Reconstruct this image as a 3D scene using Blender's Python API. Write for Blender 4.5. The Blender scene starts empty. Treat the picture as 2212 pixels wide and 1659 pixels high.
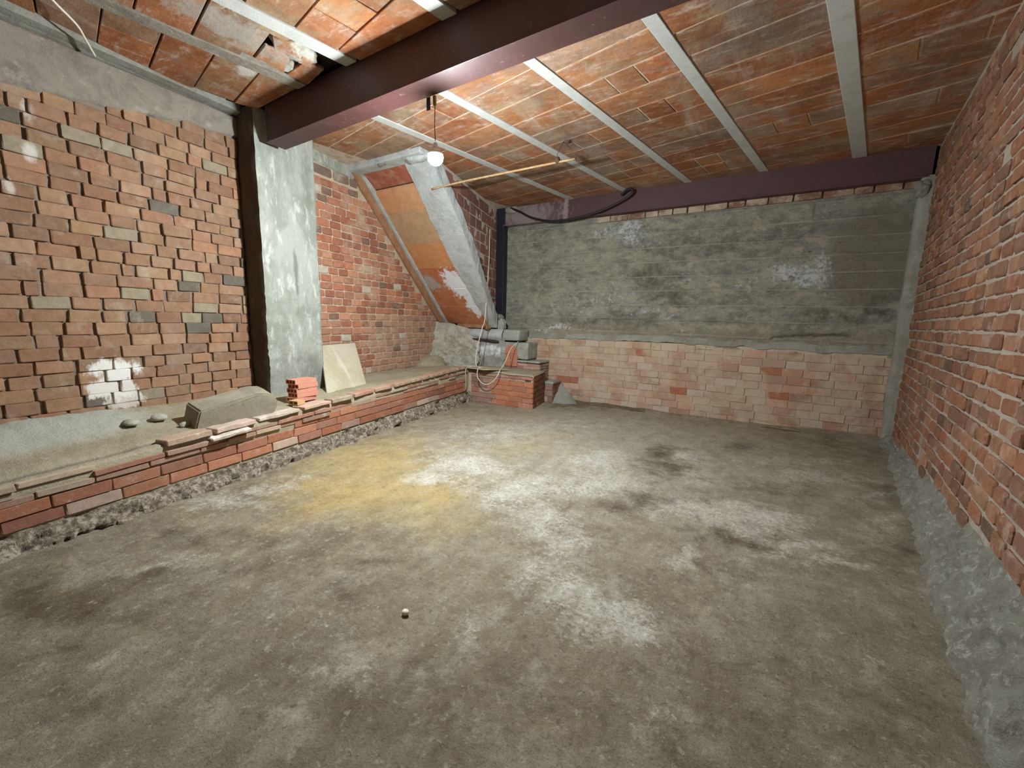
import bpy, math, random
import numpy as np
from mathutils import Matrix, Vector
rnd = random.Random(7)
D = bpy.data
C = bpy.context.scene.collection
# ---------------------------------------------------------------- camera, world, exposure
cam_d = D.cameras.new('camera'); cam = D.objects.new('camera', cam_d); C.objects.link(cam)
cam_d.sensor_width = 36.0; cam_d.lens = 36.0 * 880 / 2212; cam_d.clip_start = 0.02
R = [[0.85251, 0.09744, -0.51355], [0.52226, -0.11801, 0.84458], [0.02169, -0.98822, -0.15149]]
cam.matrix_world = Matrix(((R[0][0], -R[0][1], -R[0][2], 0), (R[1][0], -R[1][1], -R[1][2], 0), (R[2][0], -R[2][1], -R[2][2], 1.5), (0, 0, 0, 1)))
bpy.context.scene.camera = cam
world = D.worlds.new('world'); bpy.context.scene.world = world; world.use_nodes = True
world.node_tree.nodes['Background'].inputs[0].default_value = (0.5, 0.55, 0.65, 1)
world.node_tree.nodes['Background'].inputs[1].default_value = 0.0
vs = bpy.context.scene.view_settings
vs.view_transform = 'Standard'; vs.look = 'None'; vs.exposure = 1.8; vs.gamma = 1.0
BULB = (-2.51, 2.80, 2.86)
BULB_E = 1050.0       # bulb glass emission
BULB_COL = (0.90, 0.97, 1.0)
GLASS_A = 1.85       # how far up the glass goes from its bottom, in radians; opaque housing above it added to dim the ceiling

# ---------------------------------------------------------------- numpy noise
def _h(ix, iy, iz, s):
    n = (ix * 374761393 + iy * 668265263 + iz * 2147483647 + s * 1274126177) & 0xffffffff
    n = ((n ^ (n >> 13)) * 1274126177) & 0xffffffff
    n = n ^ (n >> 16)
    return (n & 0xffffff) / float(0xffffff)
def vnoise(x, y, z=0.0, s=0):
    x = np.asarray(x, float); y = np.asarray(y, float); z = np.asarray(z, float) + np.zeros_like(x)
    ix = np.floor(x).astype(np.int64); iy = np.floor(y).astype(np.int64); iz = np.floor(z).astype(np.int64)
    fx = x - ix; fy = y - iy; fz = z - iz
    fx = fx * fx * (3 - 2 * fx); fy = fy * fy * (3 - 2 * fy); fz = fz * fz * (3 - 2 * fz)
    r = 0
    for dx in (0, 1):
        for dy in (0, 1):
            for dz in (0, 1):
                w = (fx if dx else 1 - fx) * (fy if dy else 1 - fy) * (fz if dz else 1 - fz)
                r = r + w * _h(ix + dx, iy + dy, iz + dz, s)
    return r
def fbm(x, y, z=0.0, o=4, s=0):
    r = 0; a = 0.5; t = 0
    for i in range(o):
        k = 2.0 ** i
        r = r + a * vnoise(x * k, y * k, z * k, s + i * 17); t += a; a *= 0.55
    return r / t            # 0..1, mean .5
def blobs(px, py, L):
    """soft-edged stains: each entry is centre, two half axes and a strength"""
    m = np.zeros_like(px)
    wx = (fbm(px * 2.4, py * 2.4, 0, 5, 91) - .5) * 1.1; wy = (fbm(px * 2.4, py * 2.4, 0, 5, 57) - .5) * 1.1
    for cx, cy, ux, uy, vx, vy, w in L:
        det = ux * vy - uy * vx
        if abs(det) < 1e-5: continue
        dx = px - cx + wx * .5; dy = py - cy + wy * .5
        a = (dx * vy - dy * vx) / det; b = (dy * ux - dx * uy) / det
        d = np.sqrt(a * a + b * b)
        m = 1 - (1 - m) * (1 - w * .92 * np.exp(-.75 * d ** 2))
    return m

# ---------------------------------------------------------------- materials
class NT:
    def __init__(s, name):
        s.m = D.materials.new(name); s.m.use_nodes = True; s.t = s.m.node_tree
        s.b = s.t.nodes['Principled BSDF']; s.b.inputs['Roughness'].default_value = .9
        s.b.inputs['Specular IOR Level'].default_value = .2
        g = s.n('ShaderNodeNewGeometry'); s.pos = g.outputs['Position']
    def n(s, t): return s.t.nodes.new(t)
    def l(s, a, b): s.t.links.new(a, b)
    def scaled(s, v):
        m = s.n('ShaderNodeVectorMath'); m.operation = 'MULTIPLY'; s.l(s.pos, m.inputs[0]); m.inputs[1].default_value = v
        return m.outputs[0]
    def noise(s, scale, detail=5, rough=.6, st=(1, 1, 1), dist=0):
        n = s.n('ShaderNodeTexNoise'); s.l(s.scaled(st), n.inputs['Vector'])
        n.inputs['Scale'].default_value = scale; n.inputs['Detail'].default_value = detail
        n.inputs['Roughness'].default_value = rough; n.inputs['Distortion'].default_value = dist
        return n.outputs['Fac']
    def ramp(s, v, lo, hi, f=1.0):
        m = s.n('ShaderNodeMapRange'); s.l(v, m.inputs[0]); m.inputs[1].default_value = lo; m.inputs[2].default_value = hi
        m.inputs[3].default_value = 0; m.inputs[4].default_value = f; m.clamp = True
        return m.outputs[0]
    def math(s, op, a, b):
        m = s.n('ShaderNodeMath'); m.operation = op
        for i, v in enumerate((a, b)):
            if isinstance(v, (int, float)): m.inputs[i].default_value = v
            else: s.l(v, m.inputs[i])
        return m.outputs[0]
    def mix(s, f, a, b, mode='MIX'):
        m = s.n('ShaderNodeMix'); m.data_type = 'RGBA'; m.blend_type = mode
        for i, v in ((0, f), (6, a), (7, b)):
            if isinstance(v, (int, float)): m.inputs[i].default_value = v
            elif isinstance(v, tuple): m.inputs[i].default_value = (v[0], v[1], v[2], 1)
            else: s.l(v, m.inputs[i])
        return m.outputs[2]
    def attr(s, name):
        a = s.n('ShaderNodeAttribute'); a.attribute_name = name; return a.outputs['Fac']
    def acol(s, name):
        a = s.n('ShaderNodeAttribute'); a.attribute_name = name; return a.outputs['Color']
    def blob(s, c, r, edge=.5):
        """mask around a point of the room, ragged by noise: paint splashes and the like"""
        v = s.n('ShaderNodeVectorMath'); v.operation = 'SUBTRACT'; s.l(s.pos, v.inputs[0]); v.inputs[1].default_value = c
        w = s.n('ShaderNodeVectorMath'); w.operation = 'DIVIDE'; s.l(v.outputs[0], w.inputs[0]); w.inputs[1].default_value = r
        d = s.n('ShaderNodeVectorMath'); d.operation = 'LENGTH'; s.l(w.outputs[0], d.inputs[0])
        k = s.math('ADD', d.outputs['Value'], s.math('MULTIPLY', s.math('SUBTRACT', s.noise(9, 5, .7, (1, 1, .6)), .5), 2.4))
        return s.ramp(k, 1.0, 1.0 - edge)
def surf(name, base, layers=(), bump=((30, .4, .004),), rough=.9, spec=.2, metal=0):
    t = NT(name)
    if base == 'obj':
        o = t.n('ShaderNodeObjectInfo'); col = o.outputs['Color']
    elif isinstance(base, str): col = t.acol(base)
    else: col = base
    for L in layers:
        k = L[0]
        if k == 'n':      # noise: scale, detail, lo, hi, fac, colour, stretch
            c = (L[3] + L[4]) / 2; w = (L[4] - L[3]) * .32
            f = t.ramp(t.noise(L[1], L[2] + 2, .72, L[7] if len(L) > 7 else (1, 1, 1), .3), c - w, c + w, L[5])
            col = t.mix(f, col, L[6])
        elif k == 'm':    # multiply by noise
            c = (L[3] + L[4]) / 2; w = (L[4] - L[3]) * .36
            f = t.ramp(t.noise(L[1], L[2] + 2, .72, L[7] if len(L) > 7 else (1, 1, 1)), c - w, c + w, 1)
            col = t.mix(L[5], col, t.mix(f, L[6], (1., 1., 1.)), 'MULTIPLY')
        elif k == 'a':    # attribute: name, lo, hi, fac, colour, ragged noise scale, amount
            v = t.attr(L[1])
            if len(L) > 6: v = t.math('ADD', v, t.math('MULTIPLY', t.math('SUBTRACT', t.noise(L[6], 6, .75, L[8] if len(L) > 8 else (1, 1, 1)), .5), L[7]))
            col = t.mix(t.ramp(v, L[2], L[3], L[4]), col, L[5])
        elif k == 'b':    # blob: centre, radii, fac, colour
            col = t.mix(t.math('MULTIPLY', t.blob(L[1], L[2], L[5] if len(L) > 5 else .4), L[3]), col, L[4])
    if isinstance(col, tuple): t.b.inputs['Base Color'].default_value = (*col, 1)
    else: t.l(col, t.b.inputs['Base Color'])
    t.b.inputs['Roughness'].default_value = rough; t.b.inputs['Specular IOR Level'].default_value = spec
    t.b.inputs['Metallic'].default_value = metal
    nrm = None
    for sc, st, di in bump:
        b = t.n('ShaderNodeBump'); b.inputs['Strength'].default_value = min(1, st * 1.4); b.inputs['Distance'].default_value = di * 1.6
        t.l(t.noise(sc, 6, .7), b.inputs['Height'])
        if nrm is not None: t.l(nrm, b.inputs['Normal'])
        nrm = b.outputs[0]
    if nrm is not None: t.l(nrm, t.b.inputs['Normal'])
    return t.m

# ---------------------------------------------------------------- object helpers
def link(name, me, parent=None, kind=None, label=None, cat=None, group=None):
    o = D.objects.new(name, me); C.objects.link(o)
    if parent is not None:
        o.parent = parent; o.matrix_parent_inverse = parent.matrix_basis.inverted()
    if kind: o['kind'] = kind
    if label: o['label'] = label
    if cat: o['category'] = cat
    if group: o['group'] = group
    return o
def mesh(name, V, F, mat, smooth=False):
    me = D.meshes.new(name); me.from_pydata([tuple(map(float, v)) for v in V], [], F); me.materials.append(mat)
    if smooth: me.polygons.foreach_set('use_smooth', [True] * len(me.polygons))
    me.update(); return me
def set_attr(me, name, vals):
    a = me.attributes.new(name, 'FLOAT', 'POINT'); a.data.foreach_set('value', np.asarray(vals, np.float32).ravel())
def set_col(me, name, cols):
    a = me.attributes.new(name, 'FLOAT_COLOR', 'POINT'); c = np.ones((len(cols), 4), np.float32); c[:, :3] = cols
    a.data.foreach_set('color', c.ravel())
def grid(name, P, mat, parent=None, attrs=None, smooth=True, **kw):
    """P is an array nu x nv x 3 of positions: one welded sheet"""
    nu, nv = P.shape[:2]
    me = D.meshes.new(name)
    i = np.arange(nu * nv).reshape(nu, nv)
    q = np.stack([i[:-1, :-1], i[1:, :-1], i[1:, 1:], i[:-1, 1:]], -1).reshape(-1, 4)
    me.vertices.add(nu * nv); me.vertices.foreach_set('co', P.reshape(-1).astype(np.float32))
    me.loops.add(q.size); me.loops.foreach_set('vertex_index', q.ravel().astype(np.int32))
    me.polygons.add(len(q)); me.polygons.foreach_set('loop_start', np.arange(0, q.size, 4, dtype=np.int32))
    me.update(calc_edges=True)
    me.polygons.foreach_set('use_smooth', [smooth] * len(q))
    me.materials.append(mat)
    for k, v in (attrs or {}).items(): set_attr(me, k, v)
    me.update()
    return link(name, me, parent, **kw)
def lerp(xs, ys, x): return float(np.interp(x, xs, ys))
class Box:
    """gathers bevelled boxes / prisms into one mesh"""
    def __init__(s): s.V = []; s.F = []
    def hexa(s, P):      # eight corners: bottom 4 ccw then top 4
        b = len(s.V); s.V += [tuple(p) for p in P]
        s.F += [tuple(b + k for k in f) for f in ((3, 2, 1, 0), (4, 5, 6, 7), (0, 1, 5, 4), (1, 2, 6, 5), (2, 3, 7, 6), (3, 0, 4, 7))]
        return s
    def box(s, x0, x1, y0, y1, z0, z1):
        return s.hexa([(x0, y0, z0), (x1, y0, z0), (x1, y1, z0), (x0, y1, z0), (x0, y0, z1), (x1, y0, z1), (x1, y1, z1), (x0, y1, z1)])
    def build(s, name, mat, parent=None, bev=0.004, rough=0, sub=0, seg=2, smooth=False, **kw):
        me = mesh(name, s.V, s.F, mat)
        import bmesh
        bm = bmesh.new(); bm.from_mesh(me)
        if sub: 
            for _ in range(sub):
                bmesh.ops.subdivide_edges(bm, edges=[e for e in bm.edges if e.calc_length() > rough * 2.5 + .03], cuts=1, use_grid_fill=True)
        if bev: bmesh.ops.bevel(bm, geom=[e for e in bm.edges if e.is_manifold and e.calc_face_angle(0) > .6], offset=bev, segments=seg, affect='EDGES', profile=.6)
        if rough:
            n = np.array([v.co for v in bm.verts]); bm.normal_update()
            k = (fbm(n[:, 0] * 9, n[:, 1] * 9, n[:, 2] * 9, 4, 5) - .5) * 2 * rough
            for v, q in zip(bm.verts, k): v.co += v.normal * float(q)
        bm.to_mesh(me); bm.free()
        if smooth: me.polygons.foreach_set('use_smooth', [True] * len(me.polygons))
        return link(name, me, parent, **kw)
def tube(name, pts, r, mat, parent=None, n=8, closed_caps=True, **kw):
    pts = [Vector(p) for p in pts]; V = []; F = []
    up = Vector((0, 0, 1))
    for i, p in enumerate(pts):
        d = (pts[min(i + 1, len(pts) - 1)] - pts[max(i - 1, 0)]).normalized()
        a = d.cross(up)
        if a.length < 1e-3: a = d.cross(Vector((1, 0, 0)))
        a.normalize(); b = d.cross(a)
        rr = r[i] if isinstance(r, (list, tuple)) else r
        for k in range(n):
            t = 2 * math.pi * k / n; V.append(p + (a * math.cos(t) + b * math.sin(t)) * rr)
    for i in range(len(pts) - 1):
        for k in range(n):
            F.append((i * n + k, i * n + (k + 1) % n, (i + 1) * n + (k + 1) % n, (i + 1) * n + k))
    F.append(tuple(range(n - 1, -1, -1))); F.append(tuple((len(pts) - 1) * n + k for k in range(n)))
    me = mesh(name, V, F, mat, True)
    return link(name, me, parent, **kw)
def smooth_path(P, n=6):
    """Catmull-Rom through the points"""
    P = [Vector(p) for p in P]; out = []
    for i in range(len(P) - 1):
        a, b, c, d = P[max(i - 1, 0)], P[i], P[i + 1], P[min(i + 2, len(P) - 1)]
        for k in range(n):
            t = k / n
            out.append(.5 * ((2 * b) + (c - a) * t + (2 * a - 5 * b + 4 * c - d) * t * t + (3 * b - a - 3 * c + d) * t ** 3))
    out.append(P[-1]); return out
def lump(name, c, r, mat, parent=None, amp=.25, sub=3, seed=0, flat=0, rot=0, rootz=None, f=2.2, **kw):
    """a stone or a lump of mortar, origin at its centre"""
    import bmesh
    bm = bmesh.new(); bmesh.ops.create_icosphere(bm, subdivisions=sub, radius=1)
    n = np.array([v.co for v in bm.verts])
    k = 1 + (fbm(n[:, 0] * f + seed * 7.1 + 50, n[:, 1] * f + 50, n[:, 2] * f + seed + 50, 4, seed) - .5) * 2 * amp
    for v, q in zip(bm.verts, k):
        v.co = Vector((v.co.x * r[0] * q, v.co.y * r[1] * q, v.co.z * r[2] * q))
        if flat and v.co.z < -r[2] * flat: v.co.z = -r[2] * flat
    me = D.meshes.new(name); bm.to_mesh(me); bm.free(); me.materials.append(mat)
    me.polygons.foreach_set('use_smooth', [True] * len(me.polygons))
    o = link(name, me, parent, **kw); o.location = c; o.rotation_euler = (0, 0, rot)
    return o

# ---------------------------------------------------------------- bricks
CAMP = np.array((0, 0, 1.5)); RM = np.array(R)
def brick_variant(name, mat, seed, rag=.012, bev=.006, dep=.08, hole=False):
    """a brick of unit length (x) and unit height (z); its face is at y=0, the body goes back to y=+dep"""
    g = random.Random(seed)
    j = lambda a: g.uniform(-a, a)
    L, H = .25, .1
    cx = bev * 1.6 / L; cz = bev * 1.6 / H
    def ring(dx, dz, y, jit):
        P = []
        for (sx, sz) in ((-1, -1), (1, -1), (1, 1), (-1, 1)):
            X = sx * (.5 - dx); Z = sz * (.5 - dz)
            q = [(X, Z - sz * cz), (X - sx * cx, Z)]
            order = q if sx * sz > 0 else q[::-1]
            for (a, b) in order: P.append((a + j(jit / L), y + j(jit * .3), b + j(jit / H)))
        return P
    V = ring(0, 0, dep, 0) + ring(0, 0, bev, rag * .5) + ring(bev / L, bev / H, 0, rag * .25)
    # keep rings the same way round: left-bottom, right-bottom, right-top, left-top
    F = []
    for r in range(2):
        for k in range(8):
            F.append((r * 8 + k, r * 8 + (k + 1) % 8, r * 8 + 8 + (k + 1) % 8, r * 8 + 8 + k))
    F.append(tuple(16 + k for k in range(8)))
    me = mesh(name, V, F, mat)
    import bmesh
    bm = bmesh.new(); bm.from_mesh(me); bmesh.ops.recalc_face_normals(bm, faces=bm.faces)
    # an open shell at the back: point faces outwards
    s = sum(f.normal.y * f.calc_area() for f in bm.faces)
    if s > 0: bmesh.ops.reverse_faces(bm, faces=bm.faces)
    bm.to_mesh(me); bm.free()
    return me
def variants(mat, n=8, name='brick', **kw): return [brick_variant(name, mat, 100 + i, **kw) for i in range(n)]
def screen_area(o, u, n, L, H):
    d = o - CAMP; c = RM.T @ d
    if c[2] < .15: return 0, False
    px = 1106 + 880 * c[0] / c[2]; py = 829.5 + 880 * c[1] / c[2]
    inside = -60 < px < 2272 and -60 < py < 1719
    dist = np.linalg.norm(d); cosv = abs(d.dot(n)) / dist
    return (L * H * cosv * (880 / dist) ** 2) * (1 if inside else 1e-4), inside
def place_bricks(parent, L, vari, mat_stuff, name='brick', limit=300, stuff_name='far_bricks'):
    """L: list of dict(o=centre of face, u=unit along, n=unit out of the wall, l, h, col, tilt, yaw). The largest in view become parts"""
    for b in L: b['a'] = screen_area(b['o'], b['u'], b['n'], b['l'], b['h'])[0]
    L.sort(key=lambda b: -b['a'])
    rest = L[limit:] if limit is not None else []
    inv = parent.matrix_basis.inverted()
    for i, b in enumerate(L[:limit]):
        M = brick_matrix(b)
        o = D.objects.new(name, rnd.choice(vari)); C.objects.link(o); o.parent = parent
        o.matrix_parent_inverse = inv; o.matrix_basis = M; o.color = (*b['col'], 1)
    if rest:
        V = []; F = []; K = []
        for b in rest:
            M = brick_matrix(b); me = rnd.choice(vari); k = len(V)
            V += [M @ v.co for v in me.vertices]; F += [tuple(k + i for i in p.vertices) for p in me.polygons]
            K += [b['col']] * len(me.vertices)
        me = mesh(stuff_name, V, F, mat_stuff); set_col(me, 'tint', np.array(K))
        link(stuff_name, me, parent, kind='stuff')
def brick_matrix(b):
    u = Vector(b['u']); n = Vector(b['n']); z = u.cross(-n)      # u x (into wall) = up
    B = Matrix((u, -n, z)).transposed().to_4x4()
    Rl = Matrix.Rotation(b.get('tilt', 0), 4, 'Y') @ Matrix.Rotation(b.get('yaw', 0), 4, 'Z') @ Matrix.Rotation(b.get('nod', 0), 4, 'X')
    return Matrix.Translation(Vector(b['o'])) @ B @ Rl @ Matrix.Diagonal((b['l'], 1, b['h'], 1))
def courses(origin, u, n, s0, s1, z0, z1, pitch, blen, gap_h, gap_v, keep=None, cols=None, proud=(.006, .006), wob=.0, ljit=.12, seed=1, zfun=None, tilt=.012, yaw=.02):
    g = random.Random(seed); out = []
    u = np.array(u, float); n = np.array(n, float); o = np.array(origin, float)
    z = z0; row = 0
    while z + pitch * .6 < z1:
        s = s0 - g.uniform(0, blen)
        while s < s1:
            l = blen * (1 + g.uniform(-ljit, ljit))
            if g.random() < .06: l *= .55
            a, e = max(s, s0), min(s + l, s1)
            if e - a > blen * .22:
                c = (a + e) / 2; zz = z + pitch / 2 + (zfun(c) if zfun else 0)
                if keep is None or keep(c, zz, a, e):
                    zz2 = zz + g.uniform(-wob, wob)
                    hh = pitch - gap_h + g.uniform(-.004, .004)
                    out.append(dict(o=o + u * c + np.array((0, 0, zz2)) + n * (proud[0] + g.uniform(-proud[1], proud[1])), u=u, n=n, l=e - a - gap_v * g.uniform(.5, 1.5),
                                    h=hh, col=cols(g, c, zz), tilt=g.uniform(-tilt, tilt), yaw=g.uniform(-yaw, yaw), nod=g.uniform(-yaw, yaw)))
            s += l
        z += pitch; row += 1
    return out
def pick(g, pal):
    c = g.choice(pal); k = g.uniform(.82, 1.15); h = g.uniform(-.03, .03)
    return (min(1, c[0] * k * (1 + h)), c[1] * k, c[2] * k * (1 - h))

def thing(name, loc, label, cat, group=None):
    o = D.objects.new(name, None); C.objects.link(o); o.location = loc; o.empty_display_size = .1
    o['label'] = label; o['category'] = cat
    if group: o['group'] = group
    bpy.context.view_layer.update()
    return o


# ================================================================ materials
W1 = (.80, .78, .72)
brick_layers = [('m', 14, 5, .35, .65, .55, (.62, .58, .55)), ('n', 5, 5, .52, .72, .55, (.42, .36, .27)), ('n', 45, 3, .62, .75, .3, (.62, .5, .42))]
M = {}
M['brick_left'] = surf('brick_left', 'obj', brick_layers + [
    ('n', 3.1, 5, .56, .74, .5, (.36, .33, .26)), ('n', 1.3, 4, .52, .68, .3, (.28, .24, .2)),
    ('b', (-5.0, 1.28, .98), (.3, .21, .12), 1, W1, .3), ('b', (-5.0, 1.25, .82), (.3, .2, .14), .85, W1, .25), ('b', (-5.0, 1.3, .7), (.3, .17, .09), .6, W1, .25),
    ('b', (-5.0, .95, 3.02), (.3, .05, .1), .5, W1, .6), ('b', (-5.0, .93, 2.72), (.3, .045, .1), .6, W1, .6), ('b', (-5.0, .8, 2.42), (.3, .04, .08), .55, W1, .6)],
    bump=((60, .5, .003), (14, .4, .006)))
M['brick_stairs'] = surf('brick_stairs', 'obj', brick_layers + [('n', 2.3, 5, .50, .68, .55, (.50, .44, .33))], bump=((60, .5, .003), (14, .4, .006)))
M['brick_right'] = surf('brick_right', 'obj', brick_layers + [('n', 4, 5, .55, .72, .6, (.40, .33, .27)), ('n', 11, 4, .60, .72, .6, (.50, .45, .38))], bump=((60, .6, .003), (14, .5, .006)))
M['brick_right_far'] = surf('brick_right_far', 'tint', brick_layers + [('n', 4, 5, .55, .72, .6, (.40, .33, .27)), ('n', 11, 4, .60, .72, .6, (.50, .45, .38))], bump=((60, .6, .003), (14, .5, .006)))
M['brick_stairs_far'] = surf('brick_stairs_far', 'tint', brick_layers)
M['brick_back'] = surf('brick_back', 'obj', [('n', 1.5, 6, .42, .60, .8, (.57, .48, .35)), ('n', 6, 6, .5, .7, .5, (.56, .50, .40)), ('m', 8, 5, .3, .7, .5, (.7, .65, .6))], bump=((50, .4, .003), (9, .4, .006)))
M['brick_bench'] = surf('brick_bench', 'obj', [('m', 16, 5, .35, .6, .5, (.7, .62, .6)), ('n', 7, 6, .55, .7, .6, (.58, .47, .42)), ('n', 30, 4, .62, .72, .5, (.6, .52, .42))], bump=((60, .4, .003), (14, .4, .005)))
M['tile_dusty'] = surf('tile_dusty', 'obj', [('n', 6, 6, .42, .6, .8, (.45, .37, .26)), ('n', 18, 5, .58, .7, .6, (.68, .62, .55))], bump=((40, .6, .005),))
M['mortar_left'] = surf('mortar_left', (.30, .23, .17), [('n', 5, 6, .4, .65, .7, (.20, .15, .11)), ('n', 15, 5, .55, .7, .6, (.52, .44, .34))], bump=((40, .8, .008),))
M['mortar_stairs'] = surf('mortar_stairs', (.60, .50, .36), [('n', 5, 6, .4, .65, .6, (.42, .3, .2)), ('n', 20, 5, .55, .7, .6, (.7, .6, .45))], bump=((40, .8, .008),))
M['mortar_right'] = surf('mortar_right', (.42, .36, .29), [('n', 5, 6, .4, .65, .6, (.3, .22, .17)), ('n', 20, 5, .5, .7, .6, (.55, .5, .42))], bump=((40, .8, .008),))
M['cement'] = surf('cement', (.36, .36, .31), [('n', 3, 6, .4, .62, .7, (.25, .23, .18)), ('n', 9, 6, .55, .7, .7, (.5, .5, .44)), ('n', 30, 5, .6, .7, .5, (.18, .17, .14))], bump=((25, .7, .01), (90, .5, .003)))
M['cement_band'] = surf('cement_band', (.30, .27, .22), [('n', 3, 6, .42, .62, .75, (.19, .165, .14)), ('n', 7, 6, .52, .70, .7, (.45, .41, .34)), ('n', 2.5, 4, .55, .7, .5, (.25, .19, .17))], bump=((25, .6, .008), (90, .4, .003)))
M['stained_shaded'] = surf('stained_shaded', (.075, .052, .035), [('n', 5, 6, .45, .6, .5, (.12, .09, .065), (1, 1, .3)), ('n', 20, 5, .6, .7, .4, (.2, .17, .13))], bump=((20, .5, .008),))  # brown stain with the shade of the pillar's near face painted in
M['pillar'] = surf('pillar', (.38, .40, .35), [('n', 3, 6, .4, .6, .7, (.24, .25, .21), (1, 1, .5)), ('n', 10, 6, .52, .66, .8, (.56, .58, .53), (1, 1, .35)),
    ('n', 40, 5, .64, .72, .6, (.14, .13, .11)), ('b', (-4.9, 2.98, 2.0), (.5, .035, .42), .75, (.16, .17, .14), .5), ('b', (-4.9, 3.2, 3.1), (.5, .12, .45), .6, (.2, .21, .17), .6),
    ('b', (-4.9, 3.2, .8), (.5, .3, .3), .5, (.2, .2, .17), .5)], bump=((20, .6, .01), (90, .5, .003)))
M['concrete_wall'] = surf('concrete_wall', (.42, .415, .335), [('n', 2.2, 7, .40, .64, .8, (.22, .225, .19), (1, 1, 2)), ('n', 5, 8, .44, .66, .8, (.58, .54, .41), (1, 1, 1.7)), ('n', 11, 8, .54, .70, .8, (.13, .13, .10), (1, 1, 2)), ('n', 16, 8, .56, .70, .7, (.68, .66, .56), (1, 1, 2)),
    ('a', 'patch', .3, .6, .75, (.27, .24, .18), 8, .3), ('a', 'dark', .25, 1.0, .75, (.10, .10, .065), 8, 2.6), ('a', 'low', .4, .9, .6, (.44, .39, .27), 6, 1.0),
    ('a', 'white', .45, 1.0, .9, (.80, .82, .84), 16, 3.6), ('n', 30, 6, .63, .72, .7, (.62, .60, .52)), ('n', 22, 5, .66, .74, .7, (.08, .08, .06)), ('a', 'seam', .35, .8, .75, (.60, .56, .45), 9, .9, (.4, 1, 1))],
    bump=((10, .8, .03), (25, .9, .02), (70, .7, .006)))
M['floor'] = surf('floor', (.42, .365, .25), [('n', .9, 6, .36, .64, .75, (.29, .235, .155)), ('n', 3.2, 7, .42, .68, .75, (.52, .47, .35)), ('n', 7, 7, .48, .70, .7, (.24, .185, .12)),
    ('a', 'grey', .2, 1.0, .6, (.32, .30, .245), 4, 1.2), ('a', 'cream', .1, .9, .85, (.57, .53, .41), 3, 1.2), ('a', 'yellow', .05, 1.0, .9, (.66, .49, .20), 3, 1.4), ('a', 'white', .2, 1.15, .85, (.72, .70, .60), 6, 3.4), ('a', 'white', .45, 1.1, .75, (.88, .87, .79), 30, 4.4),
    ('a', 'damp', .15, .95, .9, (.15, .115, .072), 5, 2.4), ('m', 4, 7, .34, .62, .6, (.68, .63, .55), (1.6, .8, 1)), ('n', 22, 6, .54, .68, .6, (.60, .56, .45)), ('n', 34, 6, .54, .68, .65, (.15, .12, .08)), ('n', 100, 4, .54, .68, .55, (.17, .14, .1))],
    bump=((9, .6, .03), (30, .8, .012), (110, .8, .005)), rough=.85, spec=.2)
M['bench_top'] = surf('bench_top', (.44, .39, .27), [('n', 3, 6, .42, .62, .7, (.33, .29, .19)), ('n', 12, 6, .56, .68, .6, (.56, .52, .42)), ('a', 'lime', .4, .8, .85, (.52, .54, .47), 7, 1.1),
    ('a', 'rubble', .3, .7, 1, (.22, .175, .125)), ('a', 'rubblespot', .9, 1.15, .8, (.50, .44, .35), 26, 3.0), ('a', 'rubblespot', 1.0, 1.2, .8, (.09, .07, .05), 20, 3.0), ('n', 35, 5, .62, .7, .5, (.16, .13, .09)), ('a', 'groove', .4, .8, .75, (.13, .12, .085), 12, .4)],
    bump=((20, .7, .01), (70, .7, .005)))
M['mound'] = surf('mound', (.31, .305, .25), [('n', 6, 6, .42, .6, .7, (.22, .2, .17)), ('n', 16, 6, .52, .64, .7, (.52, .52, .46)), ('n', 40, 5, .6, .7, .7, (.11, .1, .085))], bump=((22, .9, .015), (70, .8, .006)))
M['rubble_white'] = surf('rubble_white', (.55, .54, .46), [('n', 6, 6, .42, .6, .7, (.36, .32, .24)), ('n', 20, 6, .55, .66, .7, (.75, .75, .7)), ('n', 40, 5, .62, .7, .7, (.15, .12, .09))], bump=((22, .9, .012), (70, .8, .005)))
TO = (.47, .185, .075)
tl = [('n', 4, 6, .48, .68, .5, (.50, .42, .34), (1, .25, 1)), ('n', 7, 6, .50, .68, .6, (.60, .52, .44), (.6, 1.8, 1)), ('n', 1.6, 5, .48, .64, .65, (.33, .27, .17)), ('n', 1.2, 5, .53, .66, .5, (.22, .19, .17)), ('m', 1.8, 5, .36, .6, .6, (.55, .46, .42)), ('m', 12, 5, .3, .6, .5, (.62, .55, .5), (.35, 1.4, 1)), ('n', 60, 3, .6, .7, .3, (.25, .12, .06))]
M['ceiling_tile'] = surf('ceiling_tile', 'obj', tl + [('b', (-3.75, 1.85, 3.7), (.22, .62, .3), .75, (.36, .34, .30), .5), ('b', (-4.2, 2.2, 3.7), (.26, .1, .3), .8, (.62, .58, .55), .6),
    ('b', (-3.5, 2.35, 3.7), (.12, .2, .3), .8, (.62, .58, .5), .6)], bump=((30, .4, .004), (8, .5, .01)))
M['mortar_white'] = surf('mortar_white', (.60, .52, .42), [('n', 8, 5, .45, .65, .8, (.40, .24, .15))], bump=((40, .6, .005),))
M['void'] = surf('void', (.05, .035, .03), [('n', 10, 5, .5, .7, .5, (.12, .08, .06))])
M['joist'] = surf('joist', (.52, .53, .50), [('n', 5, 6, .4, .65, .5, (.40, .40, .37)), ('n', 60, 4, .6, .7, .4, (.28, .28, .26))], bump=((60, .5, .003),))
M['beam'] = surf('beam', (.06, .024, .022), [('n', 6, 6, .45, .65, .4, (.09, .038, .032)), ('n', 25, 5, .6, .7, .5, (.3, .2, .17)), ('n', 2, 4, .55, .7, .5, (.09, .05, .06))], rough=.5, spec=.45, bump=((40, .3, .002),))
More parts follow.
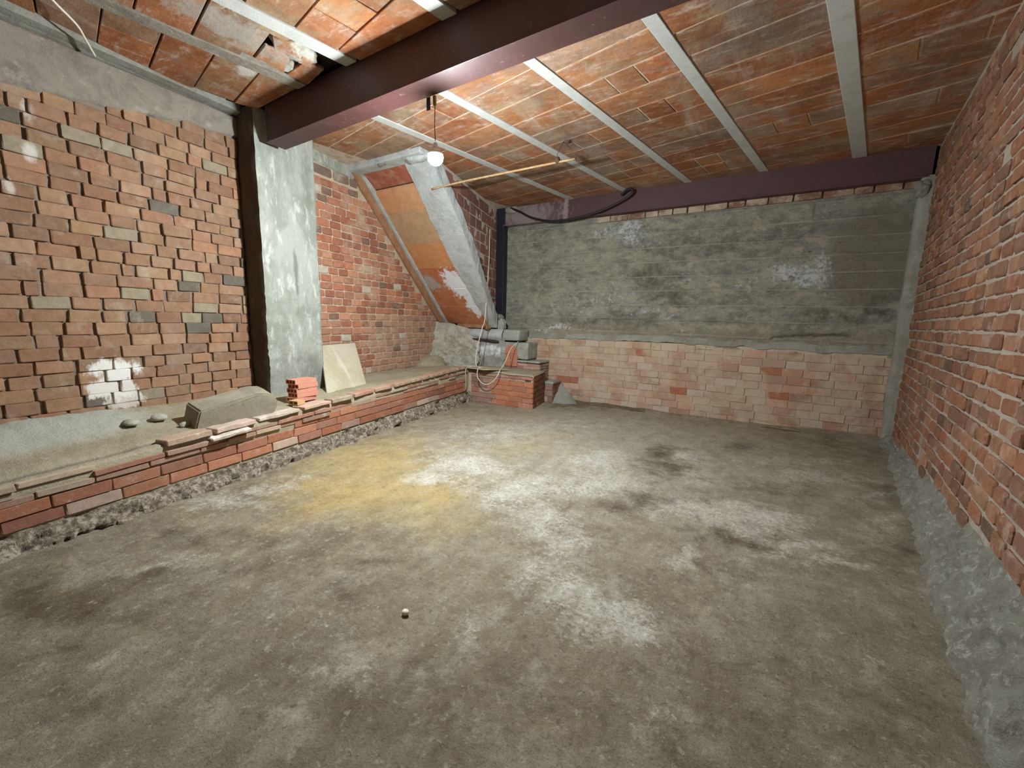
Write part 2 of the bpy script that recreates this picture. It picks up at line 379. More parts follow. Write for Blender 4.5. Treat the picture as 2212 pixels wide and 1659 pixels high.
M['beam_back'] = surf('beam_back', (.10, .048, .052), [('n', 3, 6, .45, .65, .6, (.07, .038, .042)), ('n', 25, 5, .62, .7, .3, (.25, .18, .18)),
    ('b', (-4.1, 7.1, 3.52), (.9, .3, .4), .75, (.33, .28, .27), .7), ('b', (-3.28, 7.1, 3.52), (.07, .3, .4), .7, (.36, .3, .28), .6)], rough=.6, spec=.35, bump=((30, .3, .003),))
M['column'] = surf('column', (.018, .02, .03), [('n', 9, 5, .5, .7, .4, (.04, .035, .04))], rough=.45, spec=.4)
M['brown_edge'] = surf('brown_edge', (.33, .165, .085), [('n', 7, 6, .45, .62, .7, (.42, .26, .15)), ('n', 14, 6, .6, .7, .6, (.2, .1, .06))], bump=((30, .6, .006),))
M['stringer'] = surf('stringer', (.58, .62, .61), [('n', 5, 6, .42, .62, .7, (.42, .45, .43)), ('n', 14, 6, .55, .68, .7, (.76, .80, .80)), ('n', 45, 5, .63, .7, .5, (.2, .2, .18))], bump=((20, .6, .01), (80, .6, .004)))
M['soffit_tile'] = surf('soffit_tile', 'obj', [('n', 5, 6, .45, .65, .5, (.52, .36, .22)), ('m', 9, 5, .35, .6, .4, (.7, .62, .55)), ('n', 7, 6, .62, .72, .6, (.55, .5, .44)),
    ('b', (-4.86, 5.95, 2.18), (.26, .32, .4), 1, (.80, .82, .86), .22), ('b', (-4.72, 6.3, 1.83), (.2, .38, .4), 1, (.80, .82, .86), .22), ('b', (-5.45, 5.95, 2.2), (.2, .16, .3), .9, (.42, .42, .38), .3)], bump=((40, .4, .003),))
M['brick_partition'] = surf('brick_partition', 'obj', [('m', 9, 5, .35, .6, .5, (.65, .6, .58)), ('n', 6, 6, .58, .7, .5, (.4, .3, .25))], bump=((60, .4, .003),))
M['mortar_partition'] = surf('mortar_partition', (.66, .60, .55), [('n', 9, 5, .55, .7, .6, (.45, .33, .27))], bump=((40, .8, .01),))
M['step'] = surf('step', (.40, .41, .36), [('n', 4, 6, .42, .62, .7, (.27, .27, .22)), ('n', 12, 6, .52, .66, .7, (.55, .55, .48)), ('n', 40, 5, .63, .7, .6, (.15, .14, .11))], bump=((25, .6, .008), (90, .5, .003)))
M['step_white'] = surf('step_white', (.38, .38, .34), [('b', (-4.75, 6.75, .92), (.5, .4, .16), 1, (.80, .84, .86), .5), ('n', 8, 6, .45, .6, .6, (.26, .25, .21))], bump=((25, .8, .01),))
M['slot_shade_scrap'] = surf('slot_shade_scrap', (.06, .04, .035))  # dark brown for the painted recess shadow and the floor scrap
M['board'] = surf('board', (.52, .48, .36), [('n', 3, 6, .42, .62, .7, (.42, .37, .24)), ('n', 12, 5, .56, .68, .5, (.62, .58, .48)), ('b', (-5.0, 3.62, .85), (.5, .05, .42), .6, (.66, .62, .52), .5)], bump=((50, .3, .002),))
M['plank'] = surf('plank', (.48, .40, .27), [('n', 6, 6, .42, .62, .7, (.36, .28, .17), (.4, 3, 1)), ('n', 30, 5, .6, .7, .5, (.6, .55, .42))], bump=((40, .5, .004),))
M['stone_block'] = surf('stone_block', (.26, .235, .17), [('n', 4, 6, .42, .62, .8, (.36, .32, .23)), ('n', 9, 6, .56, .68, .6, (.17, .165, .15)), ('b', (-4.55, 2.35, .68), (.15, .1, .12), .7, (.14, .14, .125), .5)], bump=((25, .5, .006),))
M['hollow_brick'] = surf('hollow_brick', (.60, .27, .19), [('n', 8, 6, .45, .62, .4, (.68, .38, .28)), ('n', 30, 5, .62, .7, .5, (.75, .66, .58))], bump=((60, .3, .002),))
M['hollow_yellow'] = surf('hollow_yellow', (.58, .36, .17), [('n', 8, 6, .45, .62, .4, (.66, .46, .26))])
M['rust_rod'] = surf('rust_rod', (.42, .26, .12), [('n', 20, 5, .45, .6, .6, (.56, .42, .25))], rough=.6)
M['string'] = surf('string', (.10, .06, .04))
M['black_cable'] = surf('black_cable', (.02, .014, .016), rough=.5, spec=.4)
M['white_cable'] = surf('white_cable', (.75, .68, .58), rough=.5, spec=.4)
M['metal_clip'] = surf('metal_clip', (.03, .035, .05), rough=.5)
M['brass'] = surf('brass', (.35, .24, .08), rough=.4, spec=.5)
M['lamp_body'] = surf('lamp_body', (.7, .7, .7), rough=.4)
gm = D.materials.new('bulb_glass'); gm.use_nodes = True; gb = gm.node_tree.nodes['Principled BSDF']
gb.inputs['Base Color'].default_value = (.9, .9, .9, 1); gb.inputs['Emission Color'].default_value = (*BULB_COL, 1); gb.inputs['Emission Strength'].default_value = BULB_E
M['bulb_glass'] = gm

# ================================================================ the room
wl = lambda y: -5.0 - .14 * (y - .9)
wr = lambda y: 1.27 + .12 * (y - 4.46)
UL = np.array((-.14, 1, 0)) / math.hypot(.14, 1); NL = np.array((1, .14, 0)) / math.hypot(.14, 1)
UR = -np.array((.12, 1, 0)) / math.hypot(.12, 1); NR = np.array((-1, .12, 0)) / math.hypot(.12, 1)
CZ = 3.70
FW = [[-1.5,4.24,0.35,0.24,-0.12,0.34,1.0],[-1.18,3.65,0.34,0.23,-0.1,0.28,1.0],[-0.55,4.72,0.15,0.11,-0.07,0.5,1.0],[-0.46,3.54,0.2,0.14,-0.03,0.19,1.0],[-0.14,3.55,0.26,0.17,-0.01,0.17,1.0],[0.18,3.58,0.25,0.17,0.0,0.13,1.0],[0.15,3.31,0.2,0.13,-0.0,0.14,0.9],[0.44,3.22,0.21,0.14,0.01,0.1,0.9],[0.71,3.16,0.25,0.16,0.01,0.09,0.8],[-0.33,2.77,0.09,0.06,-0.01,0.09,1.0],[-0.62,2.03,0.15,0.1,-0.05,0.15,0.9],[-0.45,1.89,0.14,0.09,-0.04,0.13,0.9],[-1.04,2.0,0.16,0.11,-0.09,0.16,0.7],[-1.6,3.1,0.21,0.14,-0.1,0.18,0.9],[-1.26,2.61,0.18,0.12,-0.1,0.19,0.8],[0.51,4.96,0.49,0.34,0.01,0.19,0.7],[0.98,4.74,0.18,0.13,0.02,0.11,0.9],[0.37,5.36,0.54,0.38,0.01,0.19,0.6],[0.92,4.08,0.16,0.11,0.06,0.31,0.6],[0.49,2.32,0.08,0.05,0.01,0.07,0.7],[-0.9,2.46,0.16,0.11,-0.09,0.22,0.6],[-2.59,3.29,0.28,0.2,-0.23,0.3,1.0],[-2.53,2.72,0.18,0.12,-0.12,0.12,1.0],[-1.79,2.85,0.17,0.11,-0.21,0.33,0.8],[-3.55,1.49,0.18,0.12,-0.14,0.06,0.8],[-3.6,1.73,0.19,0.13,-0.12,0.06,0.6],[-2.88,0.82,0.22,0.15,-0.07,0.02,0.55],[-1.94,0.98,0.12,0.08,-0.03,0.01,0.55],[-1.41,0.96,0.07,0.04,-0.04,0.03,0.6],[-1.53,0.79,0.13,0.08,-0.03,0.01,0.4],[-1.13,1.48,0.1,0.06,-0.08,0.1,0.6],[-0.26,1.48,0.09,0.06,-0.02,0.08,0.5],[-2.86,4.42,0.61,0.44,-0.25,0.38,0.5],[-2.19,5.52,1.14,0.84,-0.16,0.39,0.4],[-2.84,0.99,0.19,0.12,-0.06,0.02,0.4],[0.03,2.71,0.22,0.14,-0.0,0.06,0.4],[-3.44,1.97,0.2,0.14,-0.1,0.06,0.5]]
FK = [[-3.1,0.37,0.29,0.19,-0.23,0.04,1.0],[-2.86,0.61,0.25,0.16,-0.12,0.03,0.9],[-2.82,0.76,0.13,0.08,-0.08,0.02,0.9],[-2.51,0.48,0.06,0.04,-0.08,0.02,0.9],[-2.17,0.29,0.07,0.05,-0.05,0.01,1.0],[-2.48,0.23,0.09,0.06,-0.04,0.01,0.8],[-3.41,1.05,0.1,0.07,-0.11,0.04,0.9],[-3.14,1.04,0.13,0.08,-0.08,0.03,0.7],[-2.87,1.3,0.31,0.21,-0.14,0.07,0.6],[-2.57,1.05,0.09,0.06,-0.07,0.03,0.7],[-1.91,1.3,0.06,0.04,-0.07,0.05,0.6],[-2.0,1.46,0.12,0.08,-0.04,0.03,0.6],[-1.18,1.04,0.02,0.02,-0.07,0.06,0.5],[-0.88,4.88,0.23,0.16,-0.07,0.37,0.9],[-0.65,4.47,0.17,0.12,-0.03,0.18,0.9],[-0.67,3.5,0.24,0.16,-0.05,0.21,0.8],[-0.86,3.31,0.2,0.14,-0.05,0.16,0.7],[-0.15,5.73,0.2,0.14,-0.01,0.23,0.7],[0.26,4.37,0.37,0.25,0.01,0.26,0.5],[-0.11,3.14,0.26,0.17,-0.01,0.15,0.7],[0.12,3.14,0.14,0.09,-0.0,0.08,0.7],[0.92,6.62,0.16,0.11,0.05,0.41,0.5],[1.16,4.06,0.12,0.08,0.14,0.6,0.5],[0.97,3.57,0.11,0.07,0.05,0.23,0.5],[1.19,5.01,0.11,0.08,0.05,0.22,0.7],[0.13,2.52,0.13,0.09,-0.0,0.07,0.5],[-2.51,7.45,0.66,0.51,-0.14,0.4,1.0],[-3.24,7.6,0.31,0.24,-0.25,0.58,0.8],[-2.27,0.71,0.28,0.18,-0.11,0.04,0.3],[-1.37,0.84,0.31,0.2,-0.11,0.08,0.3],[-0.82,1.19,0.32,0.2,-0.1,0.14,0.35],[0.39,1.97,0.5,0.32,0.04,0.33,0.35],[-2.39,1.22,0.23,0.15,-0.19,0.11,0.4],[-2.0,0.39,0.09,0.06,-0.04,0.01,0.3],[0.94,2.22,0.08,0.05,0.01,0.03,0.7]]
FY = [[-3.39,2.74,0.47,0.33,-0.4,0.33,1.0],[-2.84,2.14,0.36,0.24,-0.24,0.18,1.0],[-2.48,2.5,0.27,0.18,-0.21,0.22,1.0],[-3.15,2.04,0.26,0.18,-0.27,0.18,0.6],[-2.06,2.07,0.43,0.29,-0.15,0.15,0.5],[-3.64,3.36,0.27,0.19,-0.28,0.26,0.5],[-2.4,4.24,0.47,0.34,-0.19,0.34,0.35],[-3.12,0.51,0.08,0.05,-0.06,0.01,0.5]]
BW = [[0.38,2.24,0.32,-0.01,-0.02,0.16,1.0],[0.14,2.38,0.17,-0.01,-0.01,0.1,0.9],[0.57,2.45,0.16,-0.01,-0.02,0.16,0.7],[-2.28,3.08,0.4,-0.04,-0.01,0.14,0.9],[-3.45,1.43,0.39,0.01,-0.0,0.05,1.0],[-1.63,1.59,0.37,0.01,-0.01,0.08,0.7],[-0.5,2.2,0.08,-0.0,-0.01,0.06,1.0],[-0.26,2.18,0.07,-0.0,-0.01,0.07,1.0],[-1.1,2.26,0.21,-0.01,-0.02,0.22,0.5],[-1.95,2.86,0.45,-0.03,-0.0,0.06,0.5],[-0.65,2.52,0.25,-0.01,-0.01,0.07,0.3],[-3.08,1.82,0.8,-0.0,-0.01,0.17,0.4],[-1.17,1.37,0.42,0.01,-0.01,0.08,0.4],[-2.3,1.98,0.48,-0.01,-0.01,0.24,0.4]]
BK = [[-1.68,2.28,0.51,-0.02,-0.01,0.19,0.9],[-1.43,1.93,0.36,-0.0,-0.01,0.11,0.9],[-1.34,2.71,0.81,-0.06,-0.01,0.15,0.6],[-0.43,2.78,0.7,-0.06,-0.01,0.13,0.6],[-3.07,1.57,0.37,0.01,-0.01,0.17,0.7],[-2.18,1.46,0.48,0.01,-0.01,0.16,0.8],[-0.55,1.35,0.85,0.03,-0.01,0.13,0.8],[0.72,1.56,0.45,0.01,-0.01,0.08,0.8],[1.22,1.57,0.23,0.01,-0.01,0.09,0.7],[1.17,1.94,0.28,-0.0,-0.03,0.24,0.6],[-3.81,3.05,0.39,-0.03,-0.01,0.34,0.4],[0.68,2.35,0.05,-0.0,-0.01,0.05,1.0],[0.14,2.93,0.63,-0.06,-0.02,0.19,0.35],[-0.1,1.89,0.35,-0.0,-0.02,0.2,0.4],[-3.49,2.43,0.56,-0.02,-0.01,0.17,0.4]]

# ---- floor
xs = np.linspace(-5.3, 2.2, 260); ys = np.linspace(-2.6, 7.6, 350)
X, Y = np.meshgrid(xs, ys, indexing='ij')
Z = (fbm(X * 1.3, Y * 1.3, 0, 4, 3) - .5) * .03 + (fbm(X * 7, Y * 7, 0, 3, 9) - .5) * .012
white = blobs(X, Y, FW); damp = blobs(X, Y, FK); yel = blobs(X, Y, FY)
grey = np.clip((X + .6) * .8, 0, 1) * np.clip((Y - .5), 0, 1) * .8 + np.clip((1.6 - Y) * .8, 0, 1) * .7
cream = np.exp(-((X + 1.5) / 2.4) ** 2 - ((Y - 5.2) / 2.7) ** 2)
Z += -.006 * damp + .004 * white
Z += np.clip(Y - 6.9, 0, 1) * .12 * np.clip((X + .8) / 2.2, 0, 1)
floor = grid('floor', np.stack([X, Y, Z], -1), M['floor'], attrs=dict(white=white, damp=damp, yellow=yel, grey=grey, cream=cream), kind='structure',
             label='bare trowelled earth and concrete floor with pale, yellow and damp patches')

# ---- left wall, near bay
def wall_sheet(name, mat, f, n, y0, y1, z0, z1, off, amp, res=.05, **kw):
    ny = int((y1 - y0) / res) + 2; nz = int((z1 - z0) / res) + 2
    Y, Z = np.meshgrid(np.linspace(y0, y1, ny), np.linspace(z0, z1, nz), indexing='ij')
    d = off + (fbm(Y * 9, Z * 9, 3.3, 3, 21) - .5) * 2 * amp
    return grid(name, np.stack([f(Y) + n[0] * d, Y + n[1] * d, Z], -1), mat, **kw)
PALL = [(.385, .215, .13), (.40, .235, .14), (.36, .205, .125), (.385, .24, .14), (.42, .255, .155), (.345, .205, .13), (.38, .205, .125)]
wall_left = wall_sheet('wall_left', M['mortar_left'], wl, NL, -2.6, 3.0, -.05, 3.8, -.017, .024, kind='structure', label='rough red brick wall with deep dark head joints')
def yl(s): return .9 + s * UL[1]
def col_left(g, s, z):
    r = g.random()
    if r < .018: return (.16, .14, .11)
    if r < .06: return (.33, .28, .19)
    return tuple(q * .88 for q in pick(g, PALL))
def keep_left(c, z, a, e):
    y = yl(c); top = 3.18 + .3 * min(1, max(0, (y - .8) / 1.7))
    return z < top
vl = variants(M['brick_left'], 10, rag=.009, bev=.005, dep=.05)
BL = courses((-5.0, .9, 0), UL, NL, -3.3, 1.66, .56, 3.6,   .1065, .228, .003, .021, keep_left, col_left, proud=(.009, .010), seed=5, tilt=.022, yaw=.03, ljit=.2, wob=.004)
BL = [b for b in BL if b['h'] > 0]
place_bricks(wall_left, BL, vl, M['brick_stairs_far'])
# cement band along the top of that wall
ny, nz = 110, 16
Y, T = np.meshgrid(np.linspace(-2.6, 2.6, ny), np.linspace(0, 1, nz), indexing='ij')
low = 3.16 + .3 * np.clip((Y - .8) / 1.7, 0, 1) + (fbm(Y * 3, Y * 0, 0, 4, 8) - .5) * .12
topb = 3.59 + .06 * np.clip((Y - .85) / 1.6, -.5, 1.5)
Zb = low + (topb - low) * T
d = .032 + (fbm(Y * 4, Zb * 4, 0, 4, 2) - .5) * .03 - .05 * (T < .01)
grid('cement_band', np.stack([wl(Y) + d, Y, Zb], -1), M['cement_band'], wall_left, label='grey cement render along the top of the wall')

# ---- left wall, stair bay
soffz = lambda y: 3.6 - .96 * (y - 4.46)
wall_stairs = wall_sheet('wall_stairs', M['mortar_stairs'], wl, NL, 3.0, 7.5, -.05, 3.8, -.006, .006, kind='structure', label='small red brick wall with pale mortar below the sloping stair soffit')
PALS = [(.42, .17, .10), (.47, .20, .12), (.37, .15, .095), (.50, .25, .15), (.44, .22, .14)]
def col_st(g, s, z):
    r = g.random()
    if r < .06: return (.24, .15, .11)
    if r < .10: return (.55, .50, .40)
    c = pick(g, PALS)
    y = yl(s)
    if y > 4.6 and z < 1.6: c = tuple(a * .55 + b * .45 for a, b in zip(c, (.45, .36, .26)))
    return c
def keep_st(c, z, a, e):
    y = yl(e)
    return z < min(3.42, soffz(y) - .16 if y > 4.2 else 9)
vs_ = variants(M['brick_stairs'], 8, rag=.012, bev=.009, dep=.04)
BS = courses((-5.0, .9, 0), UL, NL, 2.45, 6.3, .6, 3.6, .108, .195, .014, .013, keep_st, col_st, proud=(.008, .006), seed=9, tilt=.012)
place_bricks(wall_stairs, BS, vs_, M['brick_stairs_far'], limit=300)
TB = courses((-5.0, .9, 0), UL, NL, 2.45, 3.5, 3.43, 3.58, .14, .34, .02, .02, None, lambda g, s, z: (.22, .15, .12), proud=(.01, .003), seed=4)
place_bricks(wall_stairs, TB, vs_, M['brick_stairs_far'])
Y, T = np.meshgrid(np.linspace(3.2, 4.5, 40), np.linspace(0, 1, 8), indexing='ij')
Zb = 3.57 + (fbm(Y * 5, Y * 0, 0, 3, 4) - .5) * .06 + (3.72 - 3.57) * T
grid('cement_band', np.stack([wl(Y) + .035 + (fbm(Y * 6, Zb * 6, 0, 3, 2) - .5) * .03 - .05 * (T < .01), Y, Zb], -1), M['pillar'], wall_stairs, label='grey cement over the top course')

# ---- right wall
wall_right = wall_sheet('wall_right', M['mortar_right'], wr, NR, -2.6, 7.5, -.05, 3.8, -.006, .007, kind='structure', label='dark red brick wall with thick pale mortar joints')
PALR = [(.26, .115, .065), (.29, .135, .075), (.24, .115, .072), (.28, .15, .09), (.22, .12, .078), (.32, .165, .10)]
def col_r(g, s, z):
    return (.14, .085, .06) if g.random() < .02 else pick(g, PALR)
def keep_r(c, z, a, e): return z > .12 + .33 * (c - .4) / 4.6
vr = variants(M['brick_right'], 10, rag=.016, bev=.010, dep=.03)
BR = courses((wr(7.1), 7.1, 0), UR, NR, .02, 9.0, .10, 3.66, .1075, .23, .018, .018, keep_r, col_r, proud=(.006, .007), seed=14, tilt=.02, ljit=.25, yaw=.03)
BR = [b for b in BR if rnd.random() > .012]
place_bricks(wall_right, BR, vr, M['brick_right_far'])
# cement mound at its foot
ny, nv = 520, 26
Y, T = np.meshgrid(np.linspace(-2.2, 7.12, ny), np.linspace(0, 1, nv), indexing='ij')
wid = .13 + .07 * np.clip((4.5 - Y) / 4, 0, 1) + (fbm(Y * 1.7, Y * 0, 0, 3, 6) - .5) * .10
hgt = .17 + .07 * (7.1 - Y) + (fbm(Y * 2.1, Y * 0 + 4, 0, 4, 16) - .5) * .14
px = wid * (1 - T) ** 1.6; pz = hgt * T ** .75
am = (fbm(Y * 10, T * 6, 0, 5, 33) - .5) * .14 * np.sin(np.pi * np.clip(T + .12, 0, 1))
grid('cement_mound', np.stack([wr(Y) - px - am + .01, Y, pz - .03 + am * .4], -1), M['mound'], wall_right, label='lumpy grey cement heaped along the foot of the wall')

# ---- back wall
BY = 7.25
nx, nz = 330, 130
X, Zc = np.meshgrid(np.linspace(-5.9, 1.75, nx), np.linspace(1.12, 3.42, nz), indexing='ij')
tilt_l = Zc + .012 * (X + 2)
brd = np.floor((tilt_l + .05) / .235); fr = (tilt_l + .05) / .235 - brd
step_ = vnoise(brd * 3.7, np.floor(X / 2.3 + brd * .37) * 1.3, 0, 12) - .5
seam = np.exp(-((np.minimum(fr, 1 - fr)) / .045) ** 2)
lown = np.clip((1.75 - Zc) / .5, 0, 1)
dz = .045 * step_ + seam * .018 + (fbm(X * 2.5, Zc * 4, 0, 5, 40) - .5) * .05 * (.6 + lown) + (fbm(X * 14, Zc * 14, 0, 3, 41) - .5) * .014
# overhanging lip and the crack below it
lip = np.exp(-((Zc - (1.42 + .06 * np.sin(X * 2.1) + .05 * (fbm(X * 3, X * 0, 0, 3, 3) - .5))) / .07) ** 2) * np.clip((X + .4) / .8, 0, 1)
dz += lip * .05
crack = np.exp(-((Zc - (1.335 + .07 * np.clip((X - .1) / .5, 0, 1) - .03 * np.clip((X - .9) / .3, 0, 1) + (fbm(X * 9, X * 0, 0, 3, 5) - .5) * .05)) / .014) ** 2) * (X > .1) * (X < 1.05)
dz -= crack * .05
dz += np.clip((1.25 - Zc) / .1, 0, 1) * .03
white = blobs(X, Zc, BW); dark = np.maximum(blobs(X, Zc, BK), crack)
patch = np.clip(1.2 - np.hypot((X - 1.15) / .55, (Zc - 2.45) / .75), 0, 1) * 1.5
wall_back = grid('wall_back', np.stack([X, BY - dz, Zc], -1), M['concrete_wall'], attrs=dict(white=white, dark=dark, patch=patch, low=lown, seam=seam), kind='structure',
                 label='rough board-marked grey concrete wall above a low brick course')
PALB = [(.51, .33, .235), (.53, .35, .25), (.49, .31, .22), (.54, .37, .27), (.50, .34, .245)]
def col_b(g, s, z):
    r = g.random(); x = -4.0 + s
    if r < .05: return (.55, .44, .36)
    c = pick(g, PALB)
    if x > .3: c = tuple(q * .9 for q in (c[0], c[1] * .9, c[2] * .85))
    if r > .965: return (.42, .17, .10)
    return c
vb = variants(M['brick_back'], 8, rag=.007, bev=.004, dep=.05)
BB = courses((-4.0, BY - .05, 0), (1, 0, 0), (0, -1, 0), 0, 5.62, -.02, 1.2, .118, .29, .004, .006, None, col_b, proud=(.003, .0045), seed=22, tilt=.006, yaw=.012, ljit=.12, zfun=lambda s: .035 * math.sin(s * .9))
place_bricks(wall_back, BB, vb, M['brick_stairs_far'])
BT = courses((-2.7, BY - .035, 0), (1, 0, 0), (0, -1, 0), 0, 4.2, 3.255, 3.35, .10, .27, .01, .02, None, lambda g, s, z: pick(g, [(.26, .13, .09), (.22, .12, .09)]), proud=(-.012, .012), seed=25, tilt=.03, ljit=.3)
place_bricks(wall_back, BT, vb, M['brick_stairs_far'])
bk = Box(); bk.box(-4.1, 1.7, BY - .042, BY + .05, -.05, 1.2); bk.build('mortar_bed', M['mortar_stairs'], wall_back, bev=0)
# sloping cement fillet on the low brickwork
nx = 200
X, T = np.meshgrid(np.linspace(-4.0, 1.6, nx), np.linspace(0, 1, 9), indexing='ij')
edge = 1.19 + .02 * np.sin(X * .9 + 3.6) + (fbm(X * 4, X * 0, 0, 4, 6) - .5) * .07
grid('cement_fillet', np.stack([X, BY - .062 + .05 * T ** 1.3 - (fbm(X * 6, T * 3, 0, 3, 7) - .5) * .02, edge + .10 * T], -1), M['cement'], wall_back, label='rough cement fillet over the top brick course')
# raised dirt along the foot of the back wall
X, T = np.meshgrid(np.linspace(-3.2, 1.6, 160), np.linspace(0, 1, 8), indexing='ij')
hh = .05 + .04 * np.clip(X / 1.5, 0, 1) + (fbm(X * 3, X * 0, 0, 3, 61) - .5) * .05
ww = .18 + .2 * np.clip((X + .5) / 2, 0, 1) + (fbm(X * 2, X * 0, 0, 3, 62) - .5) * .16
grid('dirt_fillet', np.stack([X, BY - .05 - ww * (1 - T), hh * T ** 1.5 - .012], -1), M['floor'], floor, attrs=dict(white=X * 0, damp=(X < -1.6) * .8, yellow=X * 0, grey=X * 0 + .6, cream=X * 0))

# ---- rear wall, behind the photographer
X, Zc = np.meshgrid(np.linspace(-5.2, 1.2, 60), np.linspace(-.05, 3.8, 40), indexing='ij')
M['rear_dark'] = surf('rear_dark', (.075, .06, .05), [('n', 4, 6, .42, .62, .7, (.045, .04, .035))])  # dark tone chosen to cut light bounced off this unseen wall
wall_rear = grid('wall_rear', np.stack([X, -2.55 + (fbm(X * 2, Zc * 2, 0, 4, 71) - .5) * .04, Zc], -1), M['rear_dark'], kind='structure', label='unseen wall behind the viewer, dark to cut bounced light')

# ---- ceiling
X, Y = np.meshgrid(np.linspace(-6.1, 2.0, 30), np.linspace(-2.6, 7.5, 40), indexing='ij')
ceiling = grid('ceiling', np.stack([X, Y, X * 0 + CZ + .09], -1), M['void'], kind='structure', label='ceiling of red clay slabs between pale concrete joists')
JS = .185
def joist_x(c, y, y0): return c + JS * (y - y0)
def joist(c, y0, ya, yb, w=.115, z=CZ - .008, mat='joist'):
    b = Box(); h = w / 2
    P = [(joist_x(c, ya, y0) - h, ya), (joist_x(c, ya, y0) + h, ya), (joist_x(c, yb, y0) + h, yb), (joist_x(c, yb, y0) - h, yb)]
    b.hexa([(x, y, z) for x, y in P] + [(x, y, CZ + .08) for x, y in P])
    o = b.build('joist', M[mat], ceiling, bev=.005); return o
def slab(P, z, mat, col, name='tile', bev=.004, dz=(0, 0, 0, 0), th=.03):
    b = Box(); b.hexa([(x, y, z + q) for (x, y), q in zip(P, dz)] + [(x, y, z + th + q) for (x, y), q in zip(P, dz)])
    o = b.build(name, mat, ceiling, bev=bev, seg=1); o.color = (*col, 1); return o
PALT = [(.40, .155, .065), (.43, .19, .08), (.36, .145, .065), (.39, .19, .09), (.33, .17, .09), (.35, .21, .13)]
FJ = [-4.98, -3.915, -2.92, -1.945, -.945, .115, 1.16]      # joist centres at y = 3.2
def strips(cs, y0ref, ya, yb, w, seam0, gap, splits, g, zj, skip=None, edges=None):
    u = np.array((JS, 1)) / math.hypot(JS, 1)                # along the joists
    v = np.array((1, -JS)) / math.hypot(JS, 1)               # across
    for i in range(len(cs) - 1):
        a = cs[i] + w / 2 + .004; b = cs[i + 1] - w / 2 - .004
        if edges: a, b = edges(i, a, b)
        yy = seam0 - 6 * .335
        k = 0
        while yy < yb + .3:
            L = .335
            # seam lines run square to the joists: y = yy - JS*(x - xref)
            def corner(c, yc):
                # intersection of x = c + JS*(y-y0ref) with y = yc - JS*(x - xm)
                xm = (a + b) / 2 + JS * (yc - y0ref)
                y = (yc - JS * (c - JS * y0ref - xm)) / (1 + JS * JS); return (c + JS * (y - y0ref), y)
            segs = [(0, 1)]
            if g.random() < splits: segs = [(0, .34), (.34, .67), (.67, 1)] if g.random() < .6 else [(0, .5), (.5, 1)]
            for (p, q) in segs:
                ca = a + (b - a) * p + (gap * .4 if p else 0); cb = a + (b - a) * q - (gap * .4 if q < 1 else 0)
                P = [corner(ca, yy + gap / 2), corner(cb, yy + gap / 2), corner(cb, yy + L - gap / 2), corner(ca, yy + L - gap / 2)]
                P = [(min(max(x, wl(y) - .02), wr(y) + .02), min(max(y, ya), yb)) for x, y in P]
                if abs(P[1][0] - P[0][0]) < .06 or P[3][1] - P[0][1] < .05 or P[2][1] - P[1][1] < .05: continue
                if skip and skip(sum(x for x, _ in P) / 4, sum(y for _, y in P) / 4): continue
                t = g.uniform(-zj, zj); t2 = g.uniform(-zj, zj)
                slab(P, CZ + g.uniform(-zj, zj) * .6, M['ceiling_tile'], pick(g, PALT), dz=(t, t2, -t, -t2))
            yy += L; k += 1
g = random.Random(31)
strips(FJ, 3.2, 2.72, 7.17, .115, 3.52 - .335, .017, .28, g, .0025, edges=lambda i, a, b: (a - .25 if i == 0 else a, b + .2 if i == 5 else b))
for k, c in enumerate(FJ):
    if k == 0: continue
    joist(c, 3.2, 2.7, 7.2, .115 if k < 5 else .15)
b = Box(); b.hexa([(x, y, CZ + .006) for x, y in ((-5.6, 2.7), (1.4, 2.7), (1.7, 7.2), (-6, 7.2))] + [(x, y, CZ + .03) for x, y in ((-5.6, 2.7), (1.4, 2.7), (1.7, 7.2), (-6, 7.2))])
b.build('mortar_bed', M['mortar_white'], ceiling, bev=0)
NJ = [-5.02, -4.06, -3.33, -2.22, -1.17, -.12, .93]          # near bay, at y = 2.4
hole = lambda x, y: 2.35 < y < 2.56 and -3.75 < x < -3.4
strips(NJ, 2.4, -2.5, 2.62, .14, 2.35 - .335, .012, .12, g, .006, skip=lambda x, y: (-4.0 < x < -3.34 and 1.95 < y < 2.7), edges=lambda i, a, b: (a, b))
for k, c in enumerate(NJ):
    if k == 0: continue
    o = joist(c, 2.4, -2.5, 2.6, .22 if k == 0 else .14, z=CZ - .012, mat='cement_band' if k in (0, 1) else 'joist')
bx = Box(); bx.hexa([(-5.3 if 0 else wl(y) + e - .01, y, z) for e, y, z in ((0, -2.5, 3.50), (.15, -2.5, 3.55), (.15, 2.6, 3.69), (0, 2.6, 3.68))] + [(wl(y) + e - .01, y, CZ + .08) for e, y in ((0, -2.5), (.15, -2.5), (.15, 2.6), (0, 2.6))])
bx.build('edge_joist', M['cement'], ceiling, bev=.004, label='pale joist strip lying along the left wall')
